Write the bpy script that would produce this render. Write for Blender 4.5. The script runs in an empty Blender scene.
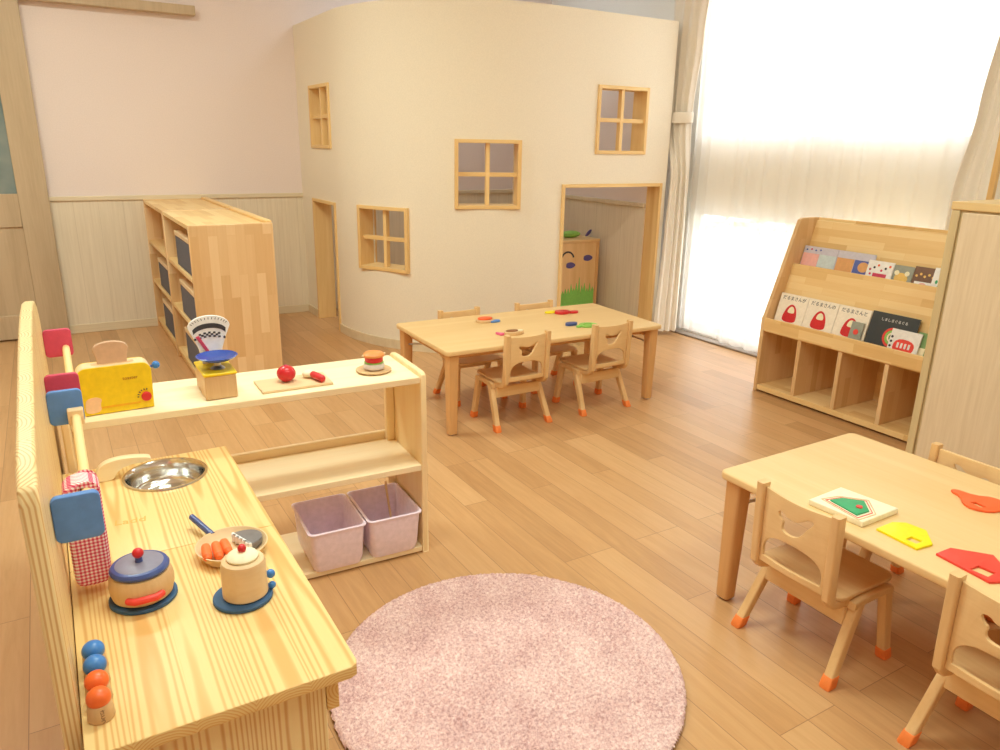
import bpy, bmesh, math, random
from mathutils import Vector, Matrix
random.seed(7)
PI = math.pi
sc = bpy.context.scene
C = sc.collection

# ------------------------------------------------------------------ helpers
def srgb(r, g, b):
    f = lambda c: ((c/255.0)/12.92 if c <= 10 else (((c/255.0)+0.055)/1.055)**2.4)
    return (f(r), f(g), f(b), 1.0)

class NT:
    """tiny node helper"""
    def __init__(s, name):
        s.m = bpy.data.materials.new(name); s.m.use_nodes = True
        s.t = s.m.node_tree; s.t.nodes.clear()
        s.out = s.t.nodes.new('ShaderNodeOutputMaterial')
    def n(s, typ, **kw):
        nd = s.t.nodes.new(typ)
        for k, v in kw.items():
            if hasattr(nd, k): setattr(nd, k, v)
        return nd
    def l(s, a, b): s.t.links.new(a, b)
    def coord(s, scale=(1,1,1), loc=(0,0,0), rot=(0,0,0)):
        tc = s.n('ShaderNodeTexCoord'); mp = s.n('ShaderNodeMapping')
        mp.inputs['Scale'].default_value = scale; mp.inputs['Location'].default_value = loc
        mp.inputs['Rotation'].default_value = rot
        s.l(tc.outputs['Object'], mp.inputs['Vector']); return mp.outputs['Vector']
    def noise(s, vec, scale, detail=4, rough=.55, dist=0):
        nd = s.n('ShaderNodeTexNoise'); nd.inputs['Scale'].default_value = scale
        nd.inputs['Detail'].default_value = detail; nd.inputs['Roughness'].default_value = rough
        nd.inputs['Distortion'].default_value = dist
        s.l(vec, nd.inputs['Vector']); return nd.outputs['Fac']
    def ramp(s, fac, stops):
        nd = s.n('ShaderNodeValToRGB'); cr = nd.color_ramp
        while len(cr.elements) < len(stops): cr.elements.new(.5)
        for e, (p, c) in zip(cr.elements, stops): e.position = p; e.color = c
        s.l(fac, nd.inputs['Fac']); return nd.outputs['Color']
    def mix(s, fac, a, b, mode='MIX'):
        nd = s.n('ShaderNodeMix', data_type='RGBA', blend_type=mode)
        if isinstance(fac, (int, float)): nd.inputs[0].default_value = fac
        else: s.l(fac, nd.inputs[0])
        for sock, v in ((nd.inputs[6], a), (nd.inputs[7], b)):
            if isinstance(v, tuple): sock.default_value = v
            else: s.l(v, sock)
        return nd.outputs[2]
    def math(s, op, a, b=None):
        nd = s.n('ShaderNodeMath', operation=op)
        for sock, v in ((nd.inputs[0], a), (nd.inputs[1], b)):
            if v is None: continue
            if isinstance(v, (int, float)): sock.default_value = v
            else: s.l(v, sock)
        return nd.outputs[0]
    def bsdf(s, col, rough=.5, spec=.5, bump=None, bstr=.2, bdist=.002, metal=0):
        b = s.n('ShaderNodeBsdfPrincipled')
        if isinstance(col, tuple): b.inputs['Base Color'].default_value = col
        else: s.l(col, b.inputs['Base Color'])
        b.inputs['Roughness'].default_value = rough; b.inputs['Specular IOR Level'].default_value = spec
        b.inputs['Metallic'].default_value = metal
        if bump is not None:
            bp = s.n('ShaderNodeBump'); bp.inputs['Strength'].default_value = bstr; bp.inputs['Distance'].default_value = bdist
            s.l(bump, bp.inputs['Height']); s.l(bp.outputs['Normal'], b.inputs['Normal'])
        s.l(b.outputs['BSDF'], s.out.inputs['Surface']); return b

def plain(name, rgb, rough=.5, spec=.4, metal=0, var=.0):
    t = NT(name); c = srgb(*rgb)
    v = t.coord()
    f = t.noise(v, 60, 3)
    k = .06
    lo = tuple(x*(1-k) for x in c[:3])+(1,); hi = tuple(min(1, x*(1+k)) for x in c[:3])+(1,)
    t.bsdf(t.ramp(f, [(.3, lo), (.7, hi)]), rough, spec, metal=metal)
    return t.m

def wood(name, light, dark, axis='y', fine=38, band=9, contrast=.55, rough=.45, along=.05):
    """long straight grain running along one axis"""
    t = NT(name)
    k = {'x': 0, 'y': 1, 'z': 2}[axis]
    s = [1, 1, 1]; s[k] = along
    v = t.coord(tuple(s))
    n1 = t.noise(v, band, 3, .5, 1.2)
    n2 = t.noise(v, fine*3, 5, .6, .4)
    f = t.math('ADD', t.math('MULTIPLY', n1, 1-contrast*.6), t.math('MULTIPLY', n2, contrast*.6))
    col = t.ramp(f, [(.32, srgb(*dark)), (.62, srgb(*light))])
    t.bsdf(col, rough, .35, bump=n2, bstr=.08, bdist=.001)
    return t.m

def pine(name, light, dark, axis='y', w=.085, ringscale=50, rough=.4, mid=None, face='x', c0=.45):
    """solid pine boards: growth rings cut lengthwise give cathedral grain, cut across give arcs"""
    t = NT(name)
    tc = t.n('ShaderNodeTexCoord'); sep = t.n('ShaderNodeSeparateXYZ'); t.l(tc.outputs['Object'], sep.inputs[0])
    X, Y, Z = sep.outputs
    if axis == 'y': a, b, c = X, Y, Z
    elif face == 'x': a, b, c = Y, Z, X
    else: a, b, c = X, Z, Y
    c = t.math('SUBTRACT', c, c0)
    q = t.math('DIVIDE', a, w); fl = t.math('FLOOR', q)
    wn = t.n('ShaderNodeTexWhiteNoise', noise_dimensions='1D'); t.l(fl, wn.inputs['W'])
    rnd = wn.outputs['Value']
    fr = t.math('MULTIPLY', t.math('SUBTRACT', t.math('SUBTRACT', q, fl), t.math('ADD', .2, t.math('MULTIPLY', rnd, .6))), w)
    cc = t.math('ADD', c, t.math('MULTIPLY', rnd, .02))
    cv = t.n('ShaderNodeCombineXYZ'); t.l(fr, cv.inputs[0]); t.l(t.math('MULTIPLY', b, .07), cv.inputs[1]); t.l(cc, cv.inputs[2])
    # wander of the trunk along its length
    nz = t.n('ShaderNodeTexNoise'); nz.inputs['Scale'].default_value = 9; nz.inputs['Detail'].default_value = 2
    t.l(cv.outputs[0], nz.inputs['Vector'])
    sub = t.n('ShaderNodeVectorMath', operation='SUBTRACT'); t.l(nz.outputs['Color'], sub.inputs[0]); sub.inputs[1].default_value = (.5, .5, .5)
    scl = t.n('ShaderNodeVectorMath', operation='SCALE'); t.l(sub.outputs[0], scl.inputs[0]); scl.inputs['Scale'].default_value = .03
    add = t.n('ShaderNodeVectorMath', operation='ADD'); t.l(cv.outputs[0], add.inputs[0]); t.l(scl.outputs[0], add.inputs[1])
    wv = t.n('ShaderNodeTexWave', wave_type='RINGS', rings_direction='Y', wave_profile='SIN')
    wv.inputs['Scale'].default_value = ringscale; wv.inputs['Distortion'].default_value = 1.2
    wv.inputs['Detail'].default_value = 1.5; wv.inputs['Detail Scale'].default_value = 1.2
    t.l(add.outputs[0], wv.inputs['Vector'])
    col = t.ramp(wv.outputs['Fac'], [(.45, srgb(*light)), (.98, srgb(*dark))])
    fine = t.noise(add.outputs[0], 260, 3, .6)
    col = t.mix(t.math('MULTIPLY', fine, .22), col, srgb(*(mid or dark)))
    t.bsdf(col, rough, .35, bump=wv.outputs['Fac'], bstr=.03, bdist=.001)
    return t.m

def blockwood(name, cols, axis='z', bl=.32, bw=.045, rough=.42):
    """edge-glued finger-jointed boards"""
    t = NT(name)
    tc = t.n('ShaderNodeTexCoord'); sep = t.n('ShaderNodeSeparateXYZ'); t.l(tc.outputs['Object'], sep.inputs[0])
    X, Y, Z = sep.outputs
    g, o = {'z': (Z, t.math('ADD', X, Y)), 'y': (Y, t.math('ADD', X, Z)), 'x': (X, t.math('ADD', Y, Z))}[axis]
    cv = t.n('ShaderNodeCombineXYZ'); t.l(g, cv.inputs[0]); t.l(o, cv.inputs[1])
    br = t.n('ShaderNodeTexBrick', offset=.37, offset_frequency=2)
    br.inputs['Scale'].default_value = 1; br.inputs['Brick Width'].default_value = bl; br.inputs['Row Height'].default_value = bw
    br.inputs['Mortar Size'].default_value = .0006; br.inputs['Mortar Smooth'].default_value = .3; br.inputs['Bias'].default_value = 0
    br.inputs['Color1'].default_value = (0, 0, 0, 1); br.inputs['Color2'].default_value = (1, 1, 1, 1); br.inputs['Mortar'].default_value = (.25, .25, .25, 1)
    t.l(cv.outputs[0], br.inputs['Vector'])
    st = t.n('ShaderNodeCombineXYZ'); t.l(t.math('MULTIPLY', g, .06), st.inputs[0]); t.l(o, st.inputs[1]); t.l(t.math('MULTIPLY', br.outputs['Color'], 3.7), st.inputs[2])
    n = t.noise(st.outputs[0], 60, 4, .6, .6)
    f = t.math('ADD', t.math('MULTIPLY', br.outputs['Color'], .62), t.math('MULTIPLY', n, .38))
    col = t.ramp(f, [(.1, srgb(*cols[0])), (.5, srgb(*cols[1])), (.92, srgb(*cols[2]))])
    t.bsdf(col, rough, .35)
    return t.m

def floor_mat():
    t = NT('oak floor planks')
    tc = t.n('ShaderNodeTexCoord'); sep = t.n('ShaderNodeSeparateXYZ'); t.l(tc.outputs['Object'], sep.inputs[0])
    X, Y, Z = sep.outputs
    cv = t.n('ShaderNodeCombineXYZ'); t.l(Y, cv.inputs[0]); t.l(X, cv.inputs[1])
    br = t.n('ShaderNodeTexBrick', offset=.41, offset_frequency=3)
    br.inputs['Scale'].default_value = 1; br.inputs['Brick Width'].default_value = .86; br.inputs['Row Height'].default_value = .10
    br.inputs['Mortar Size'].default_value = .0011; br.inputs['Mortar Smooth'].default_value = .2; br.inputs['Bias'].default_value = 0
    br.inputs['Color1'].default_value = (0, 0, 0, 1); br.inputs['Color2'].default_value = (1, 1, 1, 1); br.inputs['Mortar'].default_value = (.5, .5, .5, 1)
    t.l(cv.outputs[0], br.inputs['Vector'])
    st = t.n('ShaderNodeCombineXYZ'); t.l(X, st.inputs[0]); t.l(t.math('MULTIPLY', Y, .075), st.inputs[1]); t.l(t.math('MULTIPLY', br.outputs['Color'], 9.1), st.inputs[2])
    n1 = t.noise(st.outputs[0], 26, 3, .5, 1.6)
    n2 = t.noise(st.outputs[0], 150, 4, .65, .5)
    f = t.math('ADD', t.math('MULTIPLY', br.outputs['Color'], .34), t.math('ADD', t.math('MULTIPLY', n1, .42), t.math('MULTIPLY', n2, .24)))
    col = t.ramp(f, [(.22, srgb(*FLOOR[0])), (.5, srgb(*FLOOR[1])), (.8, srgb(*FLOOR[2]))])
    col = t.mix(t.math('MULTIPLY', br.outputs['Fac'], .75), col, srgb(*FLOOR[3]))
    b = t.bsdf(col, .34, .45, bump=n2, bstr=.05, bdist=.001)
    return t.m

FLOOR = [(184, 138, 92), (205, 158, 109), (219, 176, 127), (148, 106, 72)]

# ------------------------------------------------------------------ mesh builder
class MB:
    def __init__(s): s.b = bmesh.new()
    def box(s, x0, x1, y0, y1, z0, z1, M=None):
        vs = [s.b.verts.new(p) for p in ((x0,y0,z0),(x1,y0,z0),(x1,y1,z0),(x0,y1,z0),(x0,y0,z1),(x1,y0,z1),(x1,y1,z1),(x0,y1,z1))]
        for f in ((3,2,1,0),(4,5,6,7),(0,1,5,4),(1,2,6,5),(2,3,7,6),(3,0,4,7)): s.b.faces.new([vs[i] for i in f])
        if M is not None: bmesh.ops.transform(s.b, matrix=M, verts=vs)
        return s
    def prism(s, pts, axis, a0, a1, M=None):
        """polygon (u,v) extruded along axis: x->(y,z), y->(x,z), z->(x,y)"""
        def P(u, v, a): return {'x': (a,u,v), 'y': (u,a,v), 'z': (u,v,a)}[axis]
        A = [s.b.verts.new(P(u, v, a0)) for u, v in pts]; B = [s.b.verts.new(P(u, v, a1)) for u, v in pts]
        n = len(pts)
        s.b.faces.new(A); s.b.faces.new(B[::-1])
        for i in range(n): s.b.faces.new((A[i], B[i], B[(i+1) % n], A[(i+1) % n]))
        if M is not None: bmesh.ops.transform(s.b, matrix=M, verts=A+B)
        return s
    def lathe(s, prof, c=(0,0,0), seg=32, M=None, loop=False):
        rings = []; allv = []
        for r, z in prof:
            if r < 1e-6: v = [s.b.verts.new((c[0], c[1], c[2]+z))]
            else: v = [s.b.verts.new((c[0]+r*math.cos(2*PI*i/seg), c[1]+r*math.sin(2*PI*i/seg), c[2]+z)) for i in range(seg)]
            rings.append(v); allv += v
        for A, B in zip(rings, rings[1:]+(rings[:1] if loop else [])):
            for i in range(seg):
                j = (i+1) % seg
                if len(A) == 1 and len(B) == 1: continue
                if len(A) == 1: s.b.faces.new((A[0], B[i], B[j]))
                elif len(B) == 1: s.b.faces.new((A[i], A[j], B[0]))
                else: s.b.faces.new((A[i], A[j], B[j], B[i]))
        for R in (() if loop else (rings[0], rings[-1])):
            if len(R) > 1: s.b.faces.new(R)
        if M is not None: bmesh.ops.transform(s.b, matrix=M, verts=allv)
        return s
    def tube(s, pts, r, seg=12, caps=True, sx=1, sy=1):
        pts = [Vector(p) for p in pts]; rings = []
        rr = r if isinstance(r, (list, tuple)) else [r]*len(pts)
        up = None
        for i, p in enumerate(pts):
            d = (pts[min(i+1, len(pts)-1)]-pts[max(i-1, 0)]).normalized()
            if up is None:
                up = Vector((0,0,1)) if abs(d.z) < .9 else Vector((0,1,0))
            a = d.cross(up).normalized(); b = a.cross(d).normalized(); up = b
            rings.append([s.b.verts.new(p+rr[i]*(sx*a*math.cos(2*PI*k/seg)+sy*b*math.sin(2*PI*k/seg))) for k in range(seg)])
        for A, B in zip(rings, rings[1:]):
            for i in range(seg): s.b.faces.new((A[i], A[(i+1) % seg], B[(i+1) % seg], B[i]))
        if caps: s.b.faces.new(rings[0][::-1]); s.b.faces.new(rings[-1])
        return s
    def ball(s, c, r, seg=20, sz=1.0, sx=1.0, sy=1.0):
        M = Matrix.Translation(c) @ Matrix.Diagonal((r*sx, r*sy, r*sz, 1))
        bmesh.ops.create_uvsphere(s.b, u_segments=seg, v_segments=seg//2+2, radius=1, matrix=M); return s
    def loft(s, rings, close=True, caps=True):
        R = [[s.b.verts.new(p) for p in ring] for ring in rings]
        n = len(R[0])
        for A, B in zip(R, R[1:]):
            for i in range(n if close else n-1): s.b.faces.new((A[i], A[(i+1) % n], B[(i+1) % n], B[i]))
        if caps and close: s.b.faces.new(R[0][::-1]); s.b.faces.new(R[-1])
        return s
    def mesh(s, name, smooth=35):
        bmesh.ops.recalc_face_normals(s.b, faces=s.b.faces)
        me = bpy.data.meshes.new(name); s.b.to_mesh(me); s.b.free()
        me.polygons.foreach_set('use_smooth', [True]*len(me.polygons))
        me.set_sharp_from_angle(angle=math.radians(smooth))
        return me
    def build(s, name, mat, parent=None, bevel=0, loc=(0,0,0), rotz=0, seg=2, smooth=35):
        return link(name, s.mesh(name, smooth), mat, parent, bevel, loc, rotz, seg)

def link(name, me, mat, parent=None, bevel=0, loc=(0,0,0), rotz=0, seg=2):
    o = bpy.data.objects.new(name, me); C.objects.link(o)
    if mat is not None:
        me.materials.clear(); me.materials.append(mat)
    o.location = loc; o.rotation_euler = (0,0,rotz)
    if parent: o.parent = parent
    if bevel:
        b = o.modifiers.new('edge', 'BEVEL'); b.width = bevel; b.segments = seg; b.limit_method = 'ANGLE'; b.angle_limit = math.radians(40)
    return o

def tag(o, label, cat, group=None):
    o['label'] = label; o['category'] = cat
    if group: o['group'] = group
    return o
def thing(name, label, cat, loc=(0,0,0), rotz=0, group=None):
    o = bpy.data.objects.new(name, None); C.objects.link(o); o.location = loc; o.rotation_euler = (0,0,rotz)
    o.empty_display_size = .05
    return tag(o, label, cat, group)
def struct(o): o['kind'] = 'structure'; return o
def copy_tree(o, parent=None):
    c = o.copy(); C.objects.link(c)
    if parent: c.parent = parent
    for ch in list(o.children): copy_tree(ch, c)
    return c

def shape(outer, holes=(), thick=.01, bev=0, res=2):
    """flat plate with holes, lying in XY, z 0..thick"""
    cu = bpy.data.curves.new('tmp', 'CURVE'); cu.dimensions = '2D'; cu.fill_mode = 'BOTH'
    cu.extrude = max(thick/2-bev, 0); cu.bevel_depth = bev; cu.bevel_resolution = res; cu.offset = -bev
    for pts in (outer, *holes):
        sp = cu.splines.new('POLY'); sp.points.add(len(pts)-1); sp.use_cyclic_u = True
        for p, q in zip(sp.points, pts): p.co = (q[0], q[1], 0, 1)
    o = bpy.data.objects.new('tmp', cu); C.objects.link(o)
    dg = bpy.context.evaluated_depsgraph_get(); dg.update()
    me = bpy.data.meshes.new_from_object(o.evaluated_get(dg))
    bpy.data.objects.remove(o); bpy.data.curves.remove(cu)
    b = bmesh.new(); b.from_mesh(me); bpy.data.meshes.remove(me)
    bmesh.ops.remove_doubles(b, verts=b.verts, dist=1e-5)
    bmesh.ops.translate(b, vec=(0,0,thick/2), verts=b.verts)
    m = MB(); m.b.free(); m.b = b
    return m
def text_mb(txt, size, thick=.0004, align='CENTER'):
    cu = bpy.data.curves.new('tmp', 'FONT'); cu.body = txt; cu.size = size; cu.extrude = thick/2
    cu.align_x = align; cu.align_y = 'CENTER'; cu.resolution_u = 2
    o = bpy.data.objects.new('tmp', cu); C.objects.link(o)
    dg = bpy.context.evaluated_depsgraph_get(); dg.update()
    me = bpy.data.meshes.new_from_object(o.evaluated_get(dg))
    bpy.data.objects.remove(o); bpy.data.curves.remove(cu)
    m = MB(); m.b.from_mesh(me); bpy.data.meshes.remove(me); return m
def xf(m, M): bmesh.ops.transform(m.b, matrix=M, verts=m.b.verts); return m
def T(x, y, z): return Matrix.Translation((x, y, z))
def RX(a): return Matrix.Rotation(a, 4, 'X')
def RY(a): return Matrix.Rotation(a, 4, 'Y')
def RZ(a): return Matrix.Rotation(a, 4, 'Z')
def arc(cx, cy, r, a0, a1, n, ry=None):
    return [(cx+r*math.cos(a0+(a1-a0)*i/n), cy+(ry or r)*math.sin(a0+(a1-a0)*i/n)) for i in range(n+1)]
def rrect(x0, x1, y0, y1, r, n=5):
    return arc(x1-r, y1-r, r, 0, PI/2, n)+arc(x0+r, y1-r, r, PI/2, PI, n)+arc(x0+r, y0+r, r, PI, 1.5*PI, n)+arc(x1-r, y0+r, r, 1.5*PI, 2*PI, n)
def smoothpoly(pts, it=2):
    for _ in range(it):
        q = []
        for a, b in zip(pts, pts[1:]+pts[:1]):
            q += [(a[0]*.75+b[0]*.25, a[1]*.75+b[1]*.25), (a[0]*.25+b[0]*.75, a[1]*.25+b[1]*.75)]
        pts = q
    return pts

# ------------------------------------------------------------------ materials
M = {}
M['floor'] = floor_mat()
def wallpaper(name, rgb, sc_=140, k=.03):
    t = NT(name); c = srgb(*rgb); v = t.coord(); n = t.noise(v, sc_, 3, .7)
    lo = tuple(x*(1-k) for x in c[:3])+(1,); hi = tuple(min(1, x*(1+k)) for x in c[:3])+(1,)
    t.bsdf(t.ramp(n, [(.35, lo), (.65, hi)]), .9, .1, bump=n, bstr=.12, bdist=.001); return t.m
M['wall'] = wallpaper('pale mauve wallpaper', (240, 225, 219))
M['house'] = wallpaper('cream wallpaper', (243, 232, 212))
M['ceil'] = wallpaper('white ceiling board', (245, 240, 232))
def wains(name, axis, rgb, rgb2):
    t = NT(name)
    v = t.coord((1, 1, .035)); n = t.noise(v, 75, 4, .6, .3)
    tc = t.n('ShaderNodeTexCoord'); sep = t.n('ShaderNodeSeparateXYZ'); t.l(tc.outputs['Object'], sep.inputs[0])
    a = sep.outputs[0 if axis == 'x' else 1]
    fr = t.math('FRACT', t.math('DIVIDE', a, .15))
    g = t.math('LESS_THAN', fr, .018)
    col = t.ramp(n, [(.3, srgb(*rgb2)), (.65, srgb(*rgb))])
    col = t.mix(t.math('MULTIPLY', g, .22), col, srgb(150, 125, 95))
    t.bsdf(col, .6, .25, bump=n, bstr=.06, bdist=.001); return t.m
M['wains_x'] = wains('whitewashed panelling', 'x', (238, 224, 200), (228, 213, 188))
M['wains_y'] = wains('whitewashed panelling side', 'y', (238, 224, 200), (228, 213, 188))
M['trimcream'] = wood('cream trim wood', (232, 216, 186), (216, 198, 166), 'x', contrast=.4)
M['doorwood'] = wood('pale ash door veneer', (205, 182, 150), (186, 162, 130), 'z', contrast=.6)
M['framewood_x'] = wood('window frame wood across', (246, 212, 150), (228, 186, 120), 'x', contrast=.5)
M['framewood_z'] = wood('window frame wood upright', (244, 208, 146), (226, 182, 118), 'z', contrast=.5)
M['pine_y'] = pine('pine worktop', (243, 213, 148), (227, 177, 108), 'y', ringscale=58)
M['pine_z'] = pine('pine upright boards', (250, 230, 178), (222, 178, 120), 'z', face='y', c0=.985)
M['pine_panel'] = pine('pine back board', (248, 226, 172), (220, 176, 116), 'z', w=.12, face='x', c0=-.11)
M['shelf_x'] = wood('pale birch shelf board', (255, 239, 202), (250, 224, 180), 'x', contrast=.45)
M['shelf_z'] = wood('pale birch side board', (254, 230, 182), (244, 210, 156), 'z', contrast=.45)
M['table'] = wood('maple table top', (240, 206, 152), (229, 190, 130), 'x', contrast=.4, band=5)
M['tleg'] = wood('table leg wood', (228, 180, 122), (208, 154, 98), 'z', contrast=.5)
M['chair_z'] = wood('chair beech upright', (238, 200, 146), (220, 176, 120), 'z', contrast=.45)
M['chair_x'] = wood('chair beech ply', (240, 204, 150), (224, 182, 126), 'x', contrast=.45)
M['block_z'] = blockwood('rubberwood block board upright', [(218, 174, 120), (232, 194, 144), (244, 212, 166)], 'z')
M['block_y'] = blockwood('rubberwood block board level', [(230, 188, 124), (242, 204, 142), (252, 222, 166)], 'y')
M['dowel'] = wood('dowel wood', (252, 226, 170), (238, 202, 140), 'y', contrast=.4)
M['toywood'] = wood('toy maple', (232, 196, 148), (212, 170, 122), 'z', contrast=.5)
M['toywood_x'] = wood('toy pale maple', (240, 212, 170), (228, 192, 146), 'x', contrast=.4)
M['breadwood'] = plain('bare wood bread', (214, 176, 146), .7, .2)
M['yellow'] = plain('yellow paint', (244, 208, 24), .35, .5)
M['orange_line'] = plain('orange paint stripe', (240, 176, 30), .5)
M['red'] = plain('red paint', (214, 44, 50), .3, .5)
M['crimson'] = plain('crimson felt paint', (208, 76, 104), .55, .3)
M['blue'] = plain('denim blue paint', (98, 142, 210), .55, .3)
M['navy'] = plain('navy paint', (66, 84, 146), .3, .5)
M['lid'] = plain('grey violet lid paint', (140, 136, 156), .4, .4)
M['dish'] = plain('glossy blue plastic', (58, 86, 178), .2, .5)
M['teal'] = plain('dark teal paint', (64, 98, 136), .55, .3)
M['balls_blue'] = plain('mid blue paint', (66, 130, 204), .3, .5)
M['balls_orange'] = plain('orange paint', (246, 112, 48), .35, .5)
M['carrot'] = plain('carrot orange paint', (250, 122, 62), .45, .4)
M['orangefoot'] = plain('orange rubber', (252, 140, 70), .55, .3)
M['pink'] = plain('mauve pink plastic', (246, 230, 248), .4, .45)
M['white'] = plain('white paint', (244, 242, 240), .4)
M['cream'] = plain('cream paint', (250, 240, 206), .5)
M['black'] = plain('black print', (66, 62, 66), .6)
M['grey_lining'] = plain('slate grey fabric', (112, 112, 120), .9, .1)
M['green'] = plain('green paint', (60, 168, 112), .5)
M['lime'] = plain('lime green', (150, 204, 96), .5)
M['grass'] = plain('grass green felt', (140, 206, 104), .8, .1)
M['violet'] = plain('dark violet felt', (104, 94, 150), .8, .1)
M['puzzle_y'] = plain('bright yellow', (252, 232, 20), .4)
M['puzzle_r'] = plain('tomato red', (238, 74, 62), .4)
M['puzzle_o'] = plain('vermilion orange', (250, 106, 54), .4)
M['boardwhite'] = plain('pale puzzle board', (252, 242, 212), .5)
M['steel'] = NT('x').m
t = NT('brushed steel'); t.bsdf((.78, .78, .76, 1), .16, .5, metal=1); M['steel'] = t.m
t = NT('dull metal'); t.bsdf((.6, .58, .55, 1), .4, .5, metal=1); M['metal'] = t.m
t = NT('window glass')
tr = t.n('ShaderNodeBsdfTransparent'); gl = t.n('ShaderNodeBsdfGlossy'); gl.inputs['Roughness'].default_value = .02
mx = t.n('ShaderNodeMixShader'); mx.inputs[0].default_value = .06
t.l(tr.outputs[0], mx.inputs[1]); t.l(gl.outputs[0], mx.inputs[2]); t.l(mx.outputs[0], t.out.inputs['Surface']); M['glass'] = t.m
# door glass: frosted grey blue
t = NT('frosted door glass'); v = t.coord(); n = t.noise(v, 3.5, 3)
t.bsdf(t.ramp(n, [(.3, srgb(120, 138, 136)), (.6, srgb(150, 160, 154)), (.8, srgb(186, 176, 170))]), .15, .5); M['frost'] = t.m
# sheer curtain
t = NT('white voile')
tr = t.n('ShaderNodeBsdfTransparent'); tr.inputs['Color'].default_value = (1, 1, 1, 1)
tl = t.n('ShaderNodeBsdfTranslucent'); tl.inputs['Color'].default_value = srgb(252, 248, 242)
df = t.n('ShaderNodeBsdfDiffuse'); df.inputs['Color'].default_value = srgb(254, 252, 248)
m1 = t.n('ShaderNodeMixShader'); m1.inputs[0].default_value = .5; t.l(tl.outputs[0], m1.inputs[1]); t.l(df.outputs[0], m1.inputs[2])
m2 = t.n('ShaderNodeMixShader'); m2.inputs[0].default_value = .72; t.l(tr.outputs[0], m2.inputs[1]); t.l(m1.outputs[0], m2.inputs[2])
t.l(m2.outputs[0], t.out.inputs['Surface']); M['voile'] = t.m
# drapes
t = NT('beige drape cloth'); v = t.coord((1, 1, 1)); n = t.noise(v, 400, 2)
b = t.bsdf(t.ramp(n, [(.3, srgb(244, 236, 224)), (.7, srgb(251, 246, 237))]), .9, .1)
M['drape'] = t.m
# gingham
t = NT('red gingham cotton')
tc = t.n('ShaderNodeTexCoord'); sep = t.n('ShaderNodeSeparateXYZ'); t.l(tc.outputs['Object'], sep.inputs[0])
per = .0068
ax = t.math('GREATER_THAN', t.math('FRACT', t.math('DIVIDE', t.math('ADD', sep.outputs[0], t.math('MULTIPLY', sep.outputs[1], 1.0)), per)), .5)
az = t.math('GREATER_THAN', t.math('FRACT', t.math('DIVIDE', sep.outputs[2], per)), .5)
f = t.math('MULTIPLY', t.math('ADD', ax, az), .5)
t.bsdf(t.ramp(f, [(.1, srgb(252, 240, 238)), (.5, srgb(238, 146, 160)), (.95, srgb(210, 66, 100))]), .85, .1); M['gingham'] = t.m
# rug
t = NT('pink rug pile'); v = t.coord(); n1 = t.noise(v, 7, 4, .6); n2 = t.noise(v, 130, 2, .75)
f = t.math('ADD', t.math('MULTIPLY', n1, .3), t.math('MULTIPLY', n2, .7))
t.bsdf(t.ramp(f, [(.34, srgb(186, 142, 140)), (.5, srgb(225, 186, 182)), (.64, srgb(248, 222, 215))]), .95, .05); M['rug'] = t.m
M['outside'] = wallpaper('pale outdoor paving', (225, 225, 218))
t = NT('hedge leaves'); v = t.coord(); n = t.noise(v, 14, 5, .7)
t.bsdf(t.ramp(n, [(.35, srgb(180, 200, 170)), (.65, srgb(226, 234, 216))]), .8, .2); M['hedge'] = t.m
t = NT('cabinet veneer'); v = t.coord((1, 1, .05)); n = t.noise(v, 90, 4, .6, .3)
t.bsdf(t.ramp(n, [(.3, srgb(224, 202, 170)), (.65, srgb(234, 214, 184))]), .5, .3); M['cabinet'] = t.m
M['cabtop'] = wood('cabinet top edge', (240, 212, 158), (226, 192, 134), 'y', contrast=.4)
M['stilegrey'] = wood('cabinet stile', (222, 202, 158), (206, 184, 140), 'z', contrast=.4)

# ------------------------------------------------------------------ room shell
YB, XR, ZC = 5.80, 3.95, 2.85
XL, YF = -2.3, -2.3
struct(MB().box(XL-.1, XR+.12, YF-.1, YB+.1, -.06, 0).build('floor', M['floor']))
struct(MB().box(XL-.1, XR+.12, YF-.1, YB+.1, ZC, ZC+.06).build('ceiling', M['ceil']))
wb = struct(MB().box(XL-.1, XR+.12, YB, YB+.1, 0, ZC).build('wall_back', M['wall']))
MB().box(XL, XR, YB-.006, YB, 0, .90).build('wainscot', M['wains_x'], wb)
MB().box(XL, XR, YB-.018, YB, .895, .925).build('chair_rail', M['trimcream'], wb, .004)
struct(MB().box(XL, XR, YB-.014, YB-.006, 0, .06).build('baseboard_back', M['trimcream'], None, .003))
struct(MB().box(XL-.1, XL, YF-.1, YB, 0, ZC).build('wall_left', M['wall']))
struct(MB().box(XL-.1, XR+.12, YF-.1, YF, 0, ZC).build('wall_front', M['wall']))

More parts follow.
